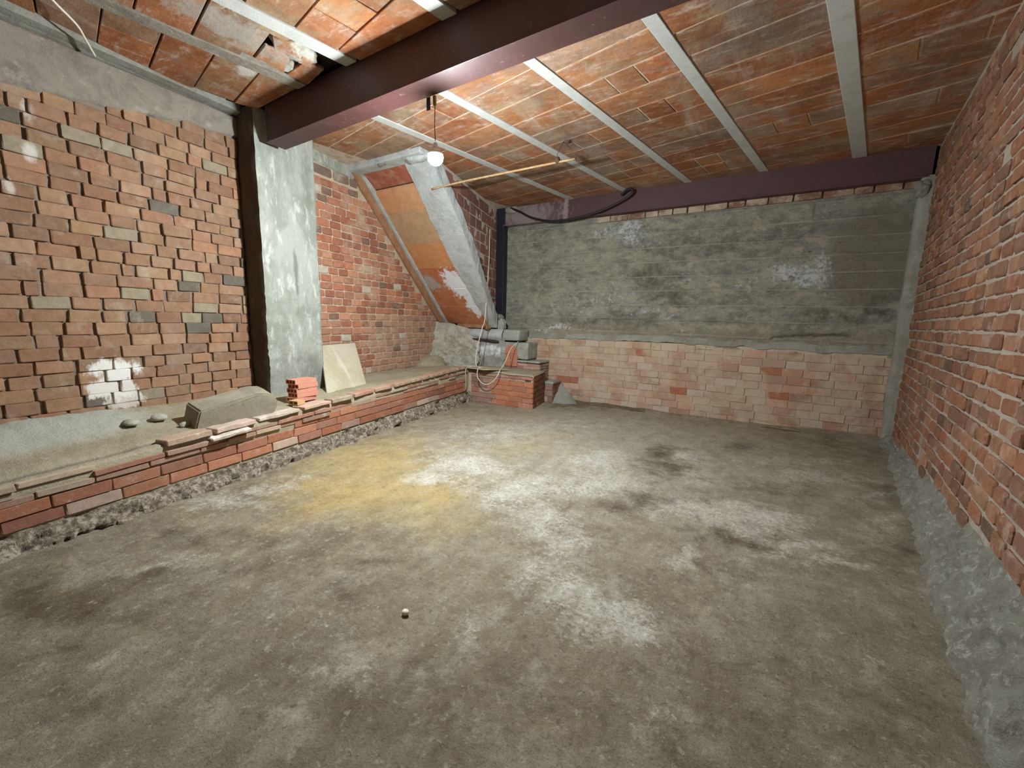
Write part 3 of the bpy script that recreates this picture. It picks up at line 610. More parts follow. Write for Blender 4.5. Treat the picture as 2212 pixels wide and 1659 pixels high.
# the broken patch beside the joist: shards of clay slab with cement between
SH = [[(-3.98, 1.92), (-3.62, 1.90), (-3.58, 2.06), (-3.97, 2.12)], [(-3.97, 2.14), (-3.75, 2.11), (-3.68, 2.30), (-3.96, 2.38)], [(-3.70, 2.16), (-3.58, 2.08), (-3.50, 2.22), (-3.62, 2.33)],
      [(-3.56, 1.90), (-3.50, 1.90), (-3.44, 2.2), (-3.53, 2.14)], [(-3.70, 2.36), (-3.58, 2.30), (-3.56, 2.42), (-3.66, 2.46)], [(-3.95, 2.41), (-3.66, 2.40), (-3.62, 2.56), (-3.93, 2.6)]]
for i, P in enumerate(SH):
    slab(P, CZ - .004 * (i % 3), M['ceiling_tile'], PALT[i % 5], name='broken_tile', dz=(.0, .012, .02, -.006))
lump('cement_patch', (-3.63, 2.3, CZ + .055), (.13, .19, .06), M['rubble_white'], ceiling, amp=.4, seed=4)
lump('cement_patch', (-3.9, 2.4, CZ + .06), (.1, .08, .06), M['rubble_white'], ceiling, amp=.4, seed=8)

# ================================================================ steel beams, column, pillar
t = thing('steel_beam', (-2, 2.7, 3.35), 'dark red steel box beam crossing the ceiling above the hanging bulb', 'beam')
b = Box(); 
b.hexa([(-4.72, 2.63, 3.362), (2.0, 2.53, 3.362), (2.0, 2.73, 3.362), (-4.72, 2.83, 3.362), (-4.72, 2.63, 3.72), (2.0, 2.53, 3.72), (2.0, 2.73, 3.72), (-4.72, 2.83, 3.72)])
b.build('web', M['beam'], t, bev=.006)
b = Box(); b.hexa([(-4.76, 2.622, 3.345), (2.0, 2.522, 3.345), (2.0, 2.738, 3.345), (-4.76, 2.838, 3.345), (-4.76, 2.622, 3.362), (2.0, 2.522, 3.362), (2.0, 2.738, 3.362), (-4.76, 2.838, 3.362)])
b.build('flange', M['beam'], t, bev=.003)
b = Box(); b.box(-4.745, -4.72, 2.63, 2.83, 3.362, 3.72); b.build('end_plate', M['beam'], t, bev=.002)
t = thing('steel_beam', (-1.5, 7.15, 3.36), 'purple-brown steel beam along the top of the grey back wall', 'beam')
b = Box(); b.hexa([(-4.60, 7.13, 3.385), (1.56, 7.13, 3.36), (1.56, 7.26, 3.36), (-4.60, 7.26, 3.385), (-4.60, 7.13, 3.74), (1.56, 7.13, 3.74), (1.56, 7.26, 3.74), (-4.60, 7.26, 3.74)])
b.build('web', M['beam_back'], t, bev=.004)
b = Box(); b.hexa([(-4.60, 7.09, 3.365), (1.56, 7.09, 3.34), (1.56, 7.26, 3.34), (-4.60, 7.26, 3.365), (-4.60, 7.09, 3.385), (1.56, 7.09, 3.36), (1.56, 7.26, 3.36), (-4.60, 7.26, 3.385)])
b.build('flange', M['beam_back'], t, bev=.004)
lump('mortar_blob', (-4.42, 7.12, 3.66), (.16, .06, .07), M['pillar'], t, amp=.4, seed=3, label='grey mortar blob')
t = thing('steel_column', (-4.68, 7.15, 1.35), 'black steel column between the partition bricks and the grey back wall', 'column')
b = Box(); b.hexa([(-4.78, 7.10, 1.33), (-4.585, 7.10, 1.33), (-4.585, 7.24, 1.33), (-4.78, 7.24, 1.33), (-4.78, 7.10, 3.72), (-4.575, 7.10, 3.72), (-4.575, 7.24, 3.72), (-4.78, 7.24, 3.72)])
b.build('shaft', M['column'], t, bev=.006)
b = Box(); b.box(-4.84, -4.47, 7.06, 7.24, 1.335, 1.352); b.build('base_plate', M['column'], t, bev=.002)

t = thing('concrete_pillar', (-5.0, 2.95, .5), 'pale grey concrete pillar carrying the left end of the dark beam', 'pillar')
def pillar_sheet():
    # one closed skin: near face, room face, far face; each ring goes round the plan
    zs = np.linspace(.38, 3.72, 84); ring = []
    plan = [(-5.35, 2.56), (-5.2, 2.555), (-5.05, 2.55), (-4.92, 2.548), (-4.865, 2.56)] + [(-4.86 - .12 * k / 10, 2.575 + .73 * k / 10) for k in range(11)] + [(-4.98, 3.32), (-5.15, 3.32), (-5.4, 3.32)]
    P = np.zeros((len(plan), len(zs), 3))
    for i, (x, y) in enumerate(plan):
        k = (fbm(zs * 6 + i * .35, zs * 0 + i * .5, 0, 4, 12) - .5) * .035
        if i in (3, 4, 5): k = k + (vnoise(zs * 28, zs * 0, 0, 3) - .5) * .022 * (zs < 1.9)
        # board joints in the lower half
        for zj in (.95, 1.32, 1.68): k = k - .008 * np.exp(-((zs - zj) / .018) ** 2)
        P[i, :, 0] = x + k + .02 * np.exp(-((zs - .4) / .15) ** 2); P[i, :, 1] = y + (k if i < 4 else 0); P[i, :, 2] = zs
    return P
PS = pillar_sheet()
grid('pillar_shaft', PS[4:], M['pillar'], t)
grid('near_face', PS[:5], M['stained_shaded'], t, label='dark brown stained near face, its shade painted in')

# corner strip
t = thing('concrete_strip', (1.52, 7.15, 0), 'narrow smooth concrete strip in the far right corner', 'pillar')
nz_ = 60; zs = np.linspace(-.02, 3.36, nz_); pl = [(1.475, 7.25), (1.47, 7.16), (1.475, 7.10), (1.53, 7.085), (1.62, 7.08)]
P = np.zeros((5, nz_, 3))
for i, (x, y) in enumerate(pl):
    P[i, :, 0] = x + (fbm(zs * 5, zs * 0 + i, 0, 3, 4) - .5) * .02 + .02 * (zs < .4); P[i, :, 1] = y + (fbm(zs * 5, zs * 0 + i, 3, 3, 5) - .5) * .015; P[i, :, 2] = zs
grid('strip', P, M['cement'], t)
lump('mortar_lump', (1.50, 7.12, 3.22), (.07, .06, .12), M['mound'], t, amp=.6, seed=2)

# ================================================================ brick bench
xf = lambda y: -3.86 - .14 * (y - .4)
zt = lambda y: .435 + .036 * (y - .4)
bench = thing('brick_bench', (-4.2, 2.8, 0), 'long low brick ledge with a dirt top running along the left wall', 'bench')
ny = 800
prof = [(.11, -.02, 1), (.09, .025, 1), (.055, .055, 1), (.02, .085, 1), (.0, .108, 1), (-.012, .135, 0), (-.014, .24, 0), (-.014, .32, 0)]
ys = np.linspace(-2.4, 6.09, ny); nv = len(prof) + 26
P = np.zeros((ny, nv, 3)); rub = np.zeros((ny, nv)); lime = np.zeros((ny, nv)); gro = np.zeros((ny, nv))
for j, (dx, z, r) in enumerate(prof):
    k = (fbm(ys * 11, ys * 0 + j * 1.7, 0, 5, 51) - .5) * 1.3
    P[:, j, 0] = xf(ys) + dx * (1 + (1.2 * k if r else 0)) + (.07 * k if r else .004 * k); P[:, j, 1] = ys
    P[:, j, 2] = z + .012 * (ys - .4) * (0 < j < 5) + (.05 * k * (j in (1, 2, 3))); rub[:, j] = r
for q in range(26):
    j = len(prof) + q; T = q / 25
    wx = np.array([wl(y) for y in ys]) - .02; fx = xf(ys)
    x = fx + .004 + (wx - fx) * T ** 1.15
    n = fbm(x * 5, ys * 5, 0, 4, 52) - .5
    top = zt(ys) + (.60 - zt(ys)) * T ** 1.6 + n * .035 * min(1, T * 5 + .3)
    mound = np.clip((1.9 - ys) / 1.2, 0, 1) * np.clip((T - .45) * 2.4, 0, 1) * (.02 + .09 * (fbm(x * 3, ys * 3, 0, 4, 54) - .3))
    top = top + mound; lime[:, j] = np.clip((1.9 - ys) / .9, 0, 1) * np.clip((T - .32) * 3, 0, 1)
    gz = np.exp(-((T - .17) / .035) ** 2) * np.clip((1.45 - ys) / .2, 0, 1) * (ys > -3)
    top = top - .028 * gz; gro[:, j] = gz  # the shade line along this cut is also painted into the colour
    P[:, j, 0] = x; P[:, j, 1] = ys; P[:, j, 2] = top - .015 * (q == 0)
grid('dirt_top', P, M['bench_top'], bench, attrs=dict(rubble=rub, rubblespot=rub, lime=lime, groove=gro), label='packed grey-brown dirt top with rubble footing')
g = random.Random(77)
PALN = [(.40, .17, .10), (.44, .19, .11), (.36, .16, .105), (.47, .22, .13), (.38, .19, .13)]
vn = variants(M['brick_bench'], 8, rag=.008, bev=.004, dep=.05)
UB = np.array((-.14, 1, 0)) / math.hypot(.14, 1); NB = np.array((1, .14, 0)) / math.hypot(.14, 1)
BN = []
def bench_row(z0f, h, l, jl, proud, pal, s0, s1, gap=.008, miss=0, wob=.003, tilt=.006, proud_j=.004):
    s = s0 - g.uniform(0, l)
    while s < s1:
        L_ = l * (1 + g.uniform(-jl, jl)); c = s + L_ / 2
        if s + L_ < s1 + .03 and g.random() > miss:
            y = .4 + c * UB[1]
            BN.append(dict(o=np.array((xf(y), y, z0f(y) + h / 2 + g.uniform(-wob, wob))) + NB * (proud + g.uniform(-proud_j, proud_j)), u=UB, n=NB, l=L_ - gap, h=h - .007,
                           col=pick(g, pal), tilt=g.uniform(-tilt, tilt) - .012, yaw=g.uniform(-.012, .012)))
        s += L_
PALP = [(.46, .30, .24), (.50, .36, .29), (.42, .26, .2), (.56, .42, .34)]
base = lambda y: .130 + .012 * (y - .4)
bench_row(base, .087, .298, .05, .004, PALN + PALP, -2.8, 5.7)
bench_row(lambda y: base(y) + .088, .087, .298, .05, .006, PALN, -2.8, 5.7)
bench_row(lambda y: base(y) + .178, .075, .298, .2, .006, PALN, 2.2, 5.7, miss=.05)
bench_row(lambda y: zt(y) - .135 + .0 * y, .045, .30, .35, .012, [(.42, .33, .24), (.38, .24, .17), (.5, .38, .28)], -2.8, 5.7, miss=.1, wob=.006, tilt=.02, proud_j=.014)
bench_row(lambda y: zt(y) - .088, .042, .33, .35, .018, [(.44, .3, .22), (.40, .2, .14), (.48, .40, .3)], -2.8, 5.7, miss=.14, wob=.005, tilt=.02, proud_j=.016)
bench_row(lambda y: zt(y) - .045, .04, .30, .3, .022, [(.46, .36, .26), (.42, .24, .16)], -2.8, .5, miss=.05, wob=.004, proud_j=.01)
place_bricks(bench, BN, vn, M['brick_stairs_far'])
# coping tiles lying along the edge, broken and uneven
def ragged_tile(name, c, L_, W_, H_, ang, mat, col, parent, nod=0, tip=0, seed=0, bev=.006, **kw):
    gg = random.Random(seed); n = 5
    lo = [(-L_ / 2 + L_ * i / n, -W_ / 2 + gg.uniform(-.012, .012)) for i in range(n + 1)]; hi = [(L_ / 2 - L_ * i / n, W_ / 2 + gg.uniform(-.018, .018)) for i in range(n + 1)]
    P = lo + hi; m = len(P)
    V = [(x, y, -H_ / 2) for x, y in P] + [(x * (1 - .01 * gg.random()), y, H_ / 2 + gg.uniform(-.003, .003)) for x, y in P]
    F = [tuple(range(m - 1, -1, -1)), tuple(range(m, 2 * m))] + [(i, (i + 1) % m, m + (i + 1) % m, m + i) for i in range(m)]
    import bmesh
    me = mesh(name, V, F, mat); bm = bmesh.new(); bm.from_mesh(me)
    bmesh.ops.bevel(bm, geom=[e for e in bm.edges if e.calc_face_angle(0) > .5], offset=bev, segments=1, affect='EDGES'); bm.to_mesh(me); bm.free()
    o = link(name, me, parent, **kw)
    o.matrix_basis = Matrix.Translation(Vector(c)) @ Matrix.Rotation(ang, 4, 'Z') @ Matrix.Rotation(tip, 4, 'Y') @ Matrix.Rotation(nod, 4, 'X'); o.color = (*col, 1)
    return o
AB = math.atan2(UB[1], UB[0])
COP = [(1.40, .34, .17, .05, (.44, .30, .22), .03), (1.78, .36, .16, .045, (.58, .42, .36), .0), (2.22, .44, .15, .035, (.66, .55, .48), -.02), (2.66, .36, .19, .035, (.60, .38, .32), .02),
       (3.02, .30, .15, .05, (.34, .27, .19), -.05), (3.38, .34, .16, .045, (.46, .24, .17), .03), (3.74, .32, .15, .045, (.50, .28, .20), -.01), (4.1, .3, .16, .045, (.44, .24, .17), .02), (4.42, .32, .15, .045, (.40, .26, .19), 0),
       (4.76, .3, .15, .045, (.45, .25, .17), .01), (5.1, .34, .15, .045, (.42, .24, .17), .0), (5.45, .3, .15, .045, (.44, .26, .18), .01), (5.78, .3, .15, .045, (.42, .25, .18), 0)]
for i, (y, l, w, h, c, da) in enumerate(COP):
    ragged_tile('coping_tile', (xf(y) - w / 2 + .035, y, zt(y) + .012), l, w, h, AB + da, M['tile_dusty'], c, bench, nod=-.03, tip=-.036, seed=i)
ragged_tile('coping_tile', (xf(1.68) + .01, 1.72, zt(1.7) - .035), .34, .12, .03, AB - .02, M['tile_dusty'], (.78, .70, .66), bench, tip=-.06, nod=.1, seed=30, label='white-limed tile fragment')
# small pale stones on the ledge
for i, (x, y, z, r, s) in enumerate([(-4.62, 1.42, .565, (.075, .06, .035), 1), (-4.60, 1.22, .56, (.09, .055, .03), 2), (-4.36, 1.52, .515, (.04, .05, .032), 3)]):
    lump('stone', (x, y, z), r, M['rubble_white'], amp=.3, sub=2, seed=s, flat=.6, label=['pale lime stone on the left ledge, farthest up against the bricks', 'flat pale lime stone on the left ledge nearest the frame edge', 'small pale stone beside the shadow of the sawn stone block'][i], cat='stone')

# ================================================================ things on the ledge
# the stone block: a rounded slab propped against the wall
def prism_block():
    import bmesh
    prof = [(-.40, -.10), (.20, -.10), (.30, -.075), (.36, -.02), (.385, .045), (.36, .11), (.29, .155), (.18, .165), (-.34, .09)]
    bm = bmesh.new()
    a = [bm.verts.new((x, -.14, z)) for x, z in prof]; b_ = [bm.verts.new((x + (.04 if x > 0 else 0), .14, z)) for x, z in prof]
    bm.faces.new(a); bm.faces.new(b_[::-1])
    for i in range(len(prof)): bm.faces.new((a[i], b_[i], b_[(i + 1) % len(prof)], a[(i + 1) % len(prof)]))
    bmesh.ops.recalc_face_normals(bm, faces=bm.faces)
    bmesh.ops.bevel(bm, geom=[e for e in bm.edges if e.calc_face_angle(0) > .3], offset=.012, segments=2, affect='EDGES')
    bmesh.ops.subdivide_edges(bm, edges=[e for e in bm.edges if e.calc_length() > .1], cuts=3, use_grid_fill=True)
    n = np.array([v.co for v in bm.verts]); bm.normal_update(); k = (fbm(n[:, 0] * 7, n[:, 1] * 7, n[:, 2] * 7, 4, 5) - .5) * .03
    for v, q in zip(bm.verts, k): v.co += v.normal * float(q)
    me = D.meshes.new('stone_block'); bm.to_mesh(me); bm.free(); me.materials.append(M['stone_block'])
    return me
o = link('stone_block', prism_block(), label='long grey-brown stone block with a rounded end lying on the ledge before the pillar', cat='stone')
o.location = (-4.33, 1.90, .585); o.rotation_euler = (.12, -.03, AB - .20); o.scale = (.92, 1.1, 1.1)

def hollow_brick(label, loc, rz, L_=.24, W_=.115, H_=.045, nc=3, nr=1, mat='hollow_brick', tilt=0, group=None, rows=1):
    """extruded clay brick: a frame with square through-holes along its length"""
    V = []; F = []; t_ = .009
    bx = Box()
    cw = (W_ - t_) / nc; ch = (H_ - t_) / rows
    for k in range(nc + 1): bx.box(-L_ / 2, L_ / 2, -W_ / 2 + k * cw, -W_ / 2 + k * cw + t_, -H_ / 2, H_ / 2)
    for k in range(rows + 1):
        for c in range(nc): bx.box(-L_ / 2, L_ / 2, -W_ / 2 + c * cw + t_ * .98, -W_ / 2 + (c + 1) * cw + .0002, -H_ / 2 + k * ch, -H_ / 2 + k * ch + t_)
    o = bx.build('hollow_brick', M[mat], bev=0, label=label, cat='brick', group=group)
    o.location = loc; o.rotation_euler = (0, tilt, rz); return o
za = zt(2.75) + .05
HB = AB - .02
base_z = .548
st = 'stack of hollow red bricks beside the pillar'
names = ['lowest', 'second from the bottom', 'middle', 'second from the top', 'topmost']
hollow_brick('small broken yellow hollow brick on the ledge at the foot of the red brick stack', (-4.31, 2.53, base_z + .022), HB + .1, L_=.10, W_=.13, H_=.045, nc=2, mat='hollow_yellow')
for i, n_ in enumerate(names):
    lab = ['hollow red brick lowest in the stack beside the pillar', 'hollow red brick second from the bottom of the stack beside the pillar', 'middle hollow red brick of the stack beside the pillar',
           'hollow red brick second from the top of the stack beside the pillar', 'topmost hollow red brick of the stack beside the pillar'][i]
    hollow_brick(lab, (-4.475 + .006 * (i % 2), 2.70 + (-.012, .01, 0, .012, -.004)[i], base_z + .026 + i * .0505), HB + (.06, -.04, .02, .05, -.03)[i], L_=.27, W_=.16, H_=.049, nc=3, group='hollow bricks stacked beside the pillar')
# the leaning board
B0, B1 = Vector((-4.68, 3.10, .515)), Vector((-4.85, 3.84, .535))
T0, T1 = Vector((-5.27, 3.43, 1.10)), Vector((-5.40, 4.09, 1.11))
nb = (B1 - B0).cross(T0 - B0).normalized() * .022
bx = Box(); bx.hexa([B0, B0 + nb, B1 + nb, B1, T0, T0 + nb, T1 + nb, T1])
bx.V = [(v[0] + .045, v[1] + .012, v[2]) for v in bx.V]
bx.build('leaning_board', M['board'], bev=.004, label='pale flat board leaning against the brick wall beside the pillar', cat='board')

# ================================================================ stair flight
stair = thing('staircase', (-5.0, 5.5, 1.3), 'underside of a steep stair flight with clay slabs and a pale concrete edge', 'staircase')
xr = lambda y: lerp([4.3, 5.0, 5.65, 6.7], [-4.47, -4.60, -4.66, -4.64], y)
xo = lambda y: lerp([4.3, 5.17, 5.67, 6.7], [-4.03, -4.09, -4.19, -4.47], y)
TS = [4.38, 4.63, 4.90, 5.32, 5.70, 6.04, 6.36, 6.72]
TC = [(.34, .12, .075), (.60, .32, .16), (.50, .30, .17), (.58, .27, .12), (.56, .19, .085), (.52, .18, .085), (.52, .17, .08)]
TSP = [1, 2, 1, 1, 1, 2, 2]
for i in range(7):
    a, e = TS[i] + .004, TS[i + 1] - .004; n_ = TSP[i]
    for k in range(n_):
        xa = wl((a + e) / 2) + .10; xb = xr((a + e) / 2) - .0
        p, q = xa + (xb - xa) * k / n_ + (.004 if k else 0), xa + (xb - xa) * (k + 1) / n_
        dz0 = -.03 if i == 0 else 0.0; dz1 = .05 if i == 0 else .0
        j = g.uniform(-.008, .008)
        z0, z1 = soffz(a) + dz0 + j, soffz(e) + dz1 + j * .5
        bx = Box(); bx.hexa([(p, a, z0), (q + .02, a, z0), (q + .02, e, z1), (p, e, z1), (p, a, z0 + .05), (q + .02, a, z0 + .05), (q + .02, e, z1 + .05), (p, e, z1 + .05)])
        o = bx.build('tile', M['soffit_tile'], stair, bev=.006); o.color = (*[c * g.uniform(.93, 1.07) for c in TC[i]], 1)
bx = Box(); bx.hexa([(-5.9, 4.30, soffz(4.3) + .06), (-4.5, 4.30, soffz(4.3) + .06), (-4.5, 6.8, soffz(6.8) + .06), (-5.9, 6.8, soffz(6.8) + .06)] + [(-5.9, 4.30, soffz(4.3) + .3), (-4.5, 4.30, soffz(4.3) + .3), (-4.5, 6.8, soffz(6.8) + .3), (-5.9, 6.8, soffz(6.8) + .3)])
bx.build('flight_core', M['void'], stair, bev=0)
def band(name, fa, fb, y0, y1, za_, zb_, mat, n=50, amp=.012, lab=None):
    """long sloping strip: section points given by functions of y"""
    ys = np.linspace(y0, y1, n)
    sec = [(fa, zb_), (fa, za_ + .3 * 0), (lambda y: .5 * (fa(y) + fb(y)), za_ - .008), (fb, za_), (fb, zb_)]
    P = np.zeros((n, 5, 3))
    for j, (f, dz) in enumerate(sec):
        k = (fbm(ys * 8, ys * 0 + j * 2.2, 0, 4, 19) - .5) * 2 * amp
        P[:, j, 0] = [f(y) for y in ys] + k; P[:, j, 1] = ys; P[:, j, 2] = [soffz(y) + dz for y in ys] + k * .7
    return grid(name, P, mat, stair, label=lab, smooth=False)
band('stringer', xr, xo, 4.30, 6.74, -.035, .22, M['stringer'], amp=.022, lab='pale concrete edge beam of the stair')
band('wall_strip', lambda y: wl(y) + .0, lambda y: wl(y) + .055, 4.2, 6.85, -.19, .05, M['brown_edge'], amp=.012, lab='brown edging strip on the brick wall')
band('inner_strip', lambda y: wl(y) + .05, lambda y: wl(y) + .13, 4.2, 6.8, -.03, .05, M['stringer'], amp=.012, lab='narrow grey mortar strip')
bx = Box(); bx.box(-5.55, -4.0, 4.16, 4.37, 3.63, 3.72); bx.build('top_lintel', M['stringer'], stair, bev=.01, rough=.012, sub=2, label='grey concrete lintel at the top')
lump('mortar_lump', (-4.78, 4.22, 3.66), (.10, .06, .05), M['mound'], stair, amp=.5, seed=5)
lump('mortar_lump', (-4.2, 4.3, 3.64), (.2, .1, .06), M['stringer'], stair, amp=.4, seed=6)
bx = Box(); bx.hexa([(-5.45, 6.72, 1.36), (-4.80, 6.72, 1.36), (-4.80, 6.82, 1.36), (-5.45, 6.82, 1.36), (-5.45, 6.72, 1.45), (-4.80, 6.72, 1.45), (-4.80, 6.82, 1.45), (-5.45, 6.82, 1.45)])
bx.build('bottom_board', M['brown_edge'], stair, bev=.006, rough=.006, sub=2, label='dark brown board end at the foot of the flight')
lump('brown_block', (-4.70, 6.74, 1.41), (.09, .08, .09), M['brown_edge'], stair, amp=.3, seed=9)

# partition of hollow bricks on the outer edge of the flight
xp = lambda y: -4.21 - .27 * (y - 5.05)
UP = np.array((-.27, 1, 0)) / math.hypot(.27, 1); NP = np.array((1, .27, 0)) / math.hypot(.27, 1)
ny, nz = 60, 50
Y, T = np.meshgrid(np.linspace(4.45, 7.26, ny), np.linspace(0, 1, nz), indexing='ij')
lowz = np.maximum(soffz(Y) + .02, 1.36); Zp = lowz + (3.74 - lowz) * T
part = grid('wall_partition', np.stack([xp(Y) + (fbm(Y * 9, Zp * 9, 0, 3, 8) - .5) * .016 + .002, Y, Zp], -1), M['mortar_partition'], kind='structure', label='thin partition of hollow red bricks with thick white mortar lines')
PALH = [(.34, .17, .14), (.30, .16, .14), (.38, .20, .15), (.27, .14, .13)]
vp = variants(M['brick_partition'], 8, rag=.010, bev=.003, dep=.03)
def keep_p(c, z, a, e):
    y = 5.05 + a * UP[1]; return z > soffz(y) + .17 and z < 3.7
BP = courses((-4.21, 5.05, 0), UP, NP, -.65, 2.22, 1.40, 3.75, .188, .27, .016, .016, keep_p, lambda g, s, z: pick(g, PALH), proud=(.006, .004), seed=41, tilt=.01, ljit=.08)
place_bricks(part, BP, vp, M['brick_stairs_far'])
# rows of small holes where cut hollow bricks meet the mortar of the stringer
def hole_brick(y, z):
    bx = Box(); hw, hh = .085, .12
    P0 = Vector((xp(y), y, z)); 
    cols_, rows_ = 3, 6; t_ = .008
    def put(s0, s1, z0, z1):
        q = []
        for d in (.03, -.02):
            for (s, zz) in ((s0, z0), (s1, z0), (s1, z1), (s0, z1)): q.append(P0 + Vector(UP) * s + Vector((0, 0, zz)) + Vector(NP) * d)
        bx.hexa(q)
    for k in range(cols_ + 1): s = -hw + 2 * hw * k / cols_; put(s - t_ / 2, s + t_ / 2, -hh, hh)
    for k in range(rows_ + 1): zz = -hh + 2 * hh * k / rows_; put(-hw, hw, zz - t_ / 2, zz + t_ / 2)
    bx.build('cut_brick_end', M['hollow_brick'], part, bev=0, label='open hollow end of a cut brick')
for y, z in ((5.62, 2.93), (5.98, 2.50), (6.35, 2.08), (6.95, 1.78)): hole_brick(y, z)
Y, T = np.meshgrid(np.linspace(4.5, 6.9, 90), np.linspace(0, 1, 10), indexing='ij')
up = .20 + (fbm(Y * 3, Y * 0, 0, 4, 13) - .5) * .22 + .04 * np.sin(Y * 17)
Zs = soffz(Y) - .02 + up * T
grid('mortar_smear', np.stack([xp(Y) + .022 + .05 * (1 - T) ** 2 + (fbm(Y * 9, Zs * 9, 0, 3, 14) - .5) * .02 - .03 * (T > .98), Y, Zs], -1), M['cement'], part, label='grey mortar smeared up from the stair edge')

# ================================================================ steps in the corner
def block(x0, x1, y0, y1, z0, z1, mat, name, parent, bev=.02, rough=.02, **kw):
    bx = Box(); bx.box(x0, x1, y0, y1, z0, z1); return bx.build(name, M[mat], parent, bev=bev, rough=rough, sub=3, smooth=True, seg=3, **kw)
steps = thing('corner_steps', (-4.2, 7.0, 0), 'worn cement steps climbing leftwards in the far left corner', 'steps')
block(-5.6, -4.02, 6.84, 7.24, 1.12, 1.345, 'step', 'step', steps, bev=.05, rough=.03)
block(-5.6, -3.80, 6.80, 7.24, .78, 1.10, 'step', 'step', steps, bev=.03, rough=.025)
block(-5.6, -3.55, 6.82, 7.24, .0, .70, 'step', 'step', steps, bev=.02, rough=.02)
block(-3.66, -3.28, 6.86, 7.22, -.02, .37, 'step', 'step', steps, bev=.015, rough=.015)
def face_bricks(parent, o, u, n, length, z0, z1, pitch, bl, pal, seed, proud=.004, gap=.008, keep=None):
    B_ = courses(o, u, n, 0, length, z0, z1, pitch, bl, gap, gap, keep, lambda g, s, z: pick(g, pal), proud=(proud, .003), seed=seed, tilt=.008, ljit=.06)
    place_bricks(parent, B_, vn, M['brick_stairs_far'])
PX = [(.50, .19, .10), (.47, .20, .11), (.54, .24, .13), (.44, .2, .14)]
PD = [(.36, .22, .17), (.42, .30, .24), (.32, .2, .15)]
# third step: brick nosing and its dark right cheek
face_bricks(steps, (-4.35, 6.815, 0), (1, 0, 0), (0, -1, 0), .80, .60, .73, .055, .25, [(.52, .32, .26), (.46, .26, .2)], 51)
face_bricks(steps, (-3.54, 7.22, 0), (0, -1, 0), (1, 0, 0), .38, .40, .74, .052, .12, PD, 52, gap=.014)
block(-4.30, -3.53, 6.79, 7.23, .725, .765, 'step', 'tread', steps, bev=.008, rough=.01)
# brick infill with a rounded head
for k, (z, w) in enumerate(((.69, .30), (.81, .30), (.93, .28), (1.01, .17))):
    for q in range(2 if k < 3 else 1):
        ww = w / (2 if k < 3 else 1); bb = dict(o=np.array((-4.17 - (w / 2 if k < 3 else 0) + ww * (q + .5) if k < 3 else -4.17, 6.785, z)), u=np.array((1., 0, 0)), n=np.array((0, -1., 0)), l=ww - .01, h=.11 if k < 3 else .06, col=(.56, .23, .14), tilt=0)
        place_bricks(steps, [bb], vn, M['brick_stairs_far'])
# lowest step: brick front and right side
face_bricks(steps, (-3.68, 6.85, 0), (1, 0, 0), (0, -1, 0), .41, .0, .36, .115, .16, PD, 53)
face_bricks(steps, (-3.272, 7.2, 0), (0, -1, 0), (1, 0, 0), .34, .0, .36, .088, .18, [(.33, .13, .09), (.30, .14, .1)], 54)
block(-3.70, -3.26, 6.84, 7.23, .355, .395, 'step', 'tread', steps, bev=.008, rough=.01)
# mortar ramp at the right of the lowest step
U_, V_ = np.meshgrid(np.linspace(0, 1, 24), np.linspace(0, 1, 24), indexing='ij')
rx = -3.28 + U_ * (.24 + .22 * (1 - V_)); rz = .36 * V_ * (1 - .55 * U_) - .02
ry = 7.19 - .34 * (1 - V_) * (1 - .55 * U_) + (fbm(U_ * 5, V_ * 5, 0, 4, 88) - .5) * .09
grid('cement_ramp', np.stack([rx, ry, rz], -1), M['cement'], steps, label='cement ramp beside the lowest step')
# riser under the landing, lime-white, with the recess shadow above it built as a dark tube
Xg, Zg = np.meshgrid(np.linspace(-5.3, -4.30, 40), np.linspace(.5, 1.16, 26), indexing='ij')
grid('riser', np.stack([Xg, 6.775 + (fbm(Xg * 7, Zg * 7, 0, 4, 9) - .5) * .07, Zg], -1), M['step_white'], steps, label='rough riser splashed with white lime')
tube('slot_shade', [(-5.08, 6.755, 1.135), (-4.9, 6.745, 1.125), (-4.52, 6.745, 1.105), (-4.44, 6.75, 1.10)], [.012, .026, .030, .022], M['slot_shade_scrap'], steps, label='dark tube standing in for the recess shadow under the landing nosing')
Xg, Zg = np.meshgrid(np.linspace(-5.5, -4.36, 50), np.linspace(0, 1, 10), indexing='ij')
grid('landing_nosing', np.stack([Xg, 6.86 - .13 * np.sin(np.pi * (Zg * .9 + .05)) ** .7 + (fbm(Xg * 6, Zg * 3, 0, 4, 29) - .5) * .05, 1.12 + .24 * Zg + (Xg + 4.9) * -.03], -1), M['stringer'], steps, label='pale cement nosing of the landing')
# rubble and mortar filling the corner
U_, V_ = np.meshgrid(np.linspace(0, 1, 90), np.linspace(0, 1, 90), indexing='ij')
px_ = -5.86 + U_ * .98; py_ = 6.22 + .50 * U_ ** .8 + .12 * V_ - .20 * (1 - V_) ** 2 * (1 - U_ * .4); pz_ = .48 + V_ * (1.02 - .22 * U_)
bu = (fbm(px_ * 4, pz_ * 4, 0, 5, 83) - .5) * .30 + (fbm(px_ * 13, pz_ * 13, 0, 4, 84) - .5) * .12
grid('rubble_fill', np.stack([px_, py_ - bu * np.sin(np.pi * np.clip(V_ + .1, 0, 1)) ** .5, pz_ + bu * .3], -1), M['rubble_white'], steps, label='lumpy pale rubble and mortar filling the corner')
lump('dirt_heap', (-5.72, 6.15, .58), (.35, .40, .22), M['bench_top'], steps, amp=.25, sub=4, seed=39)
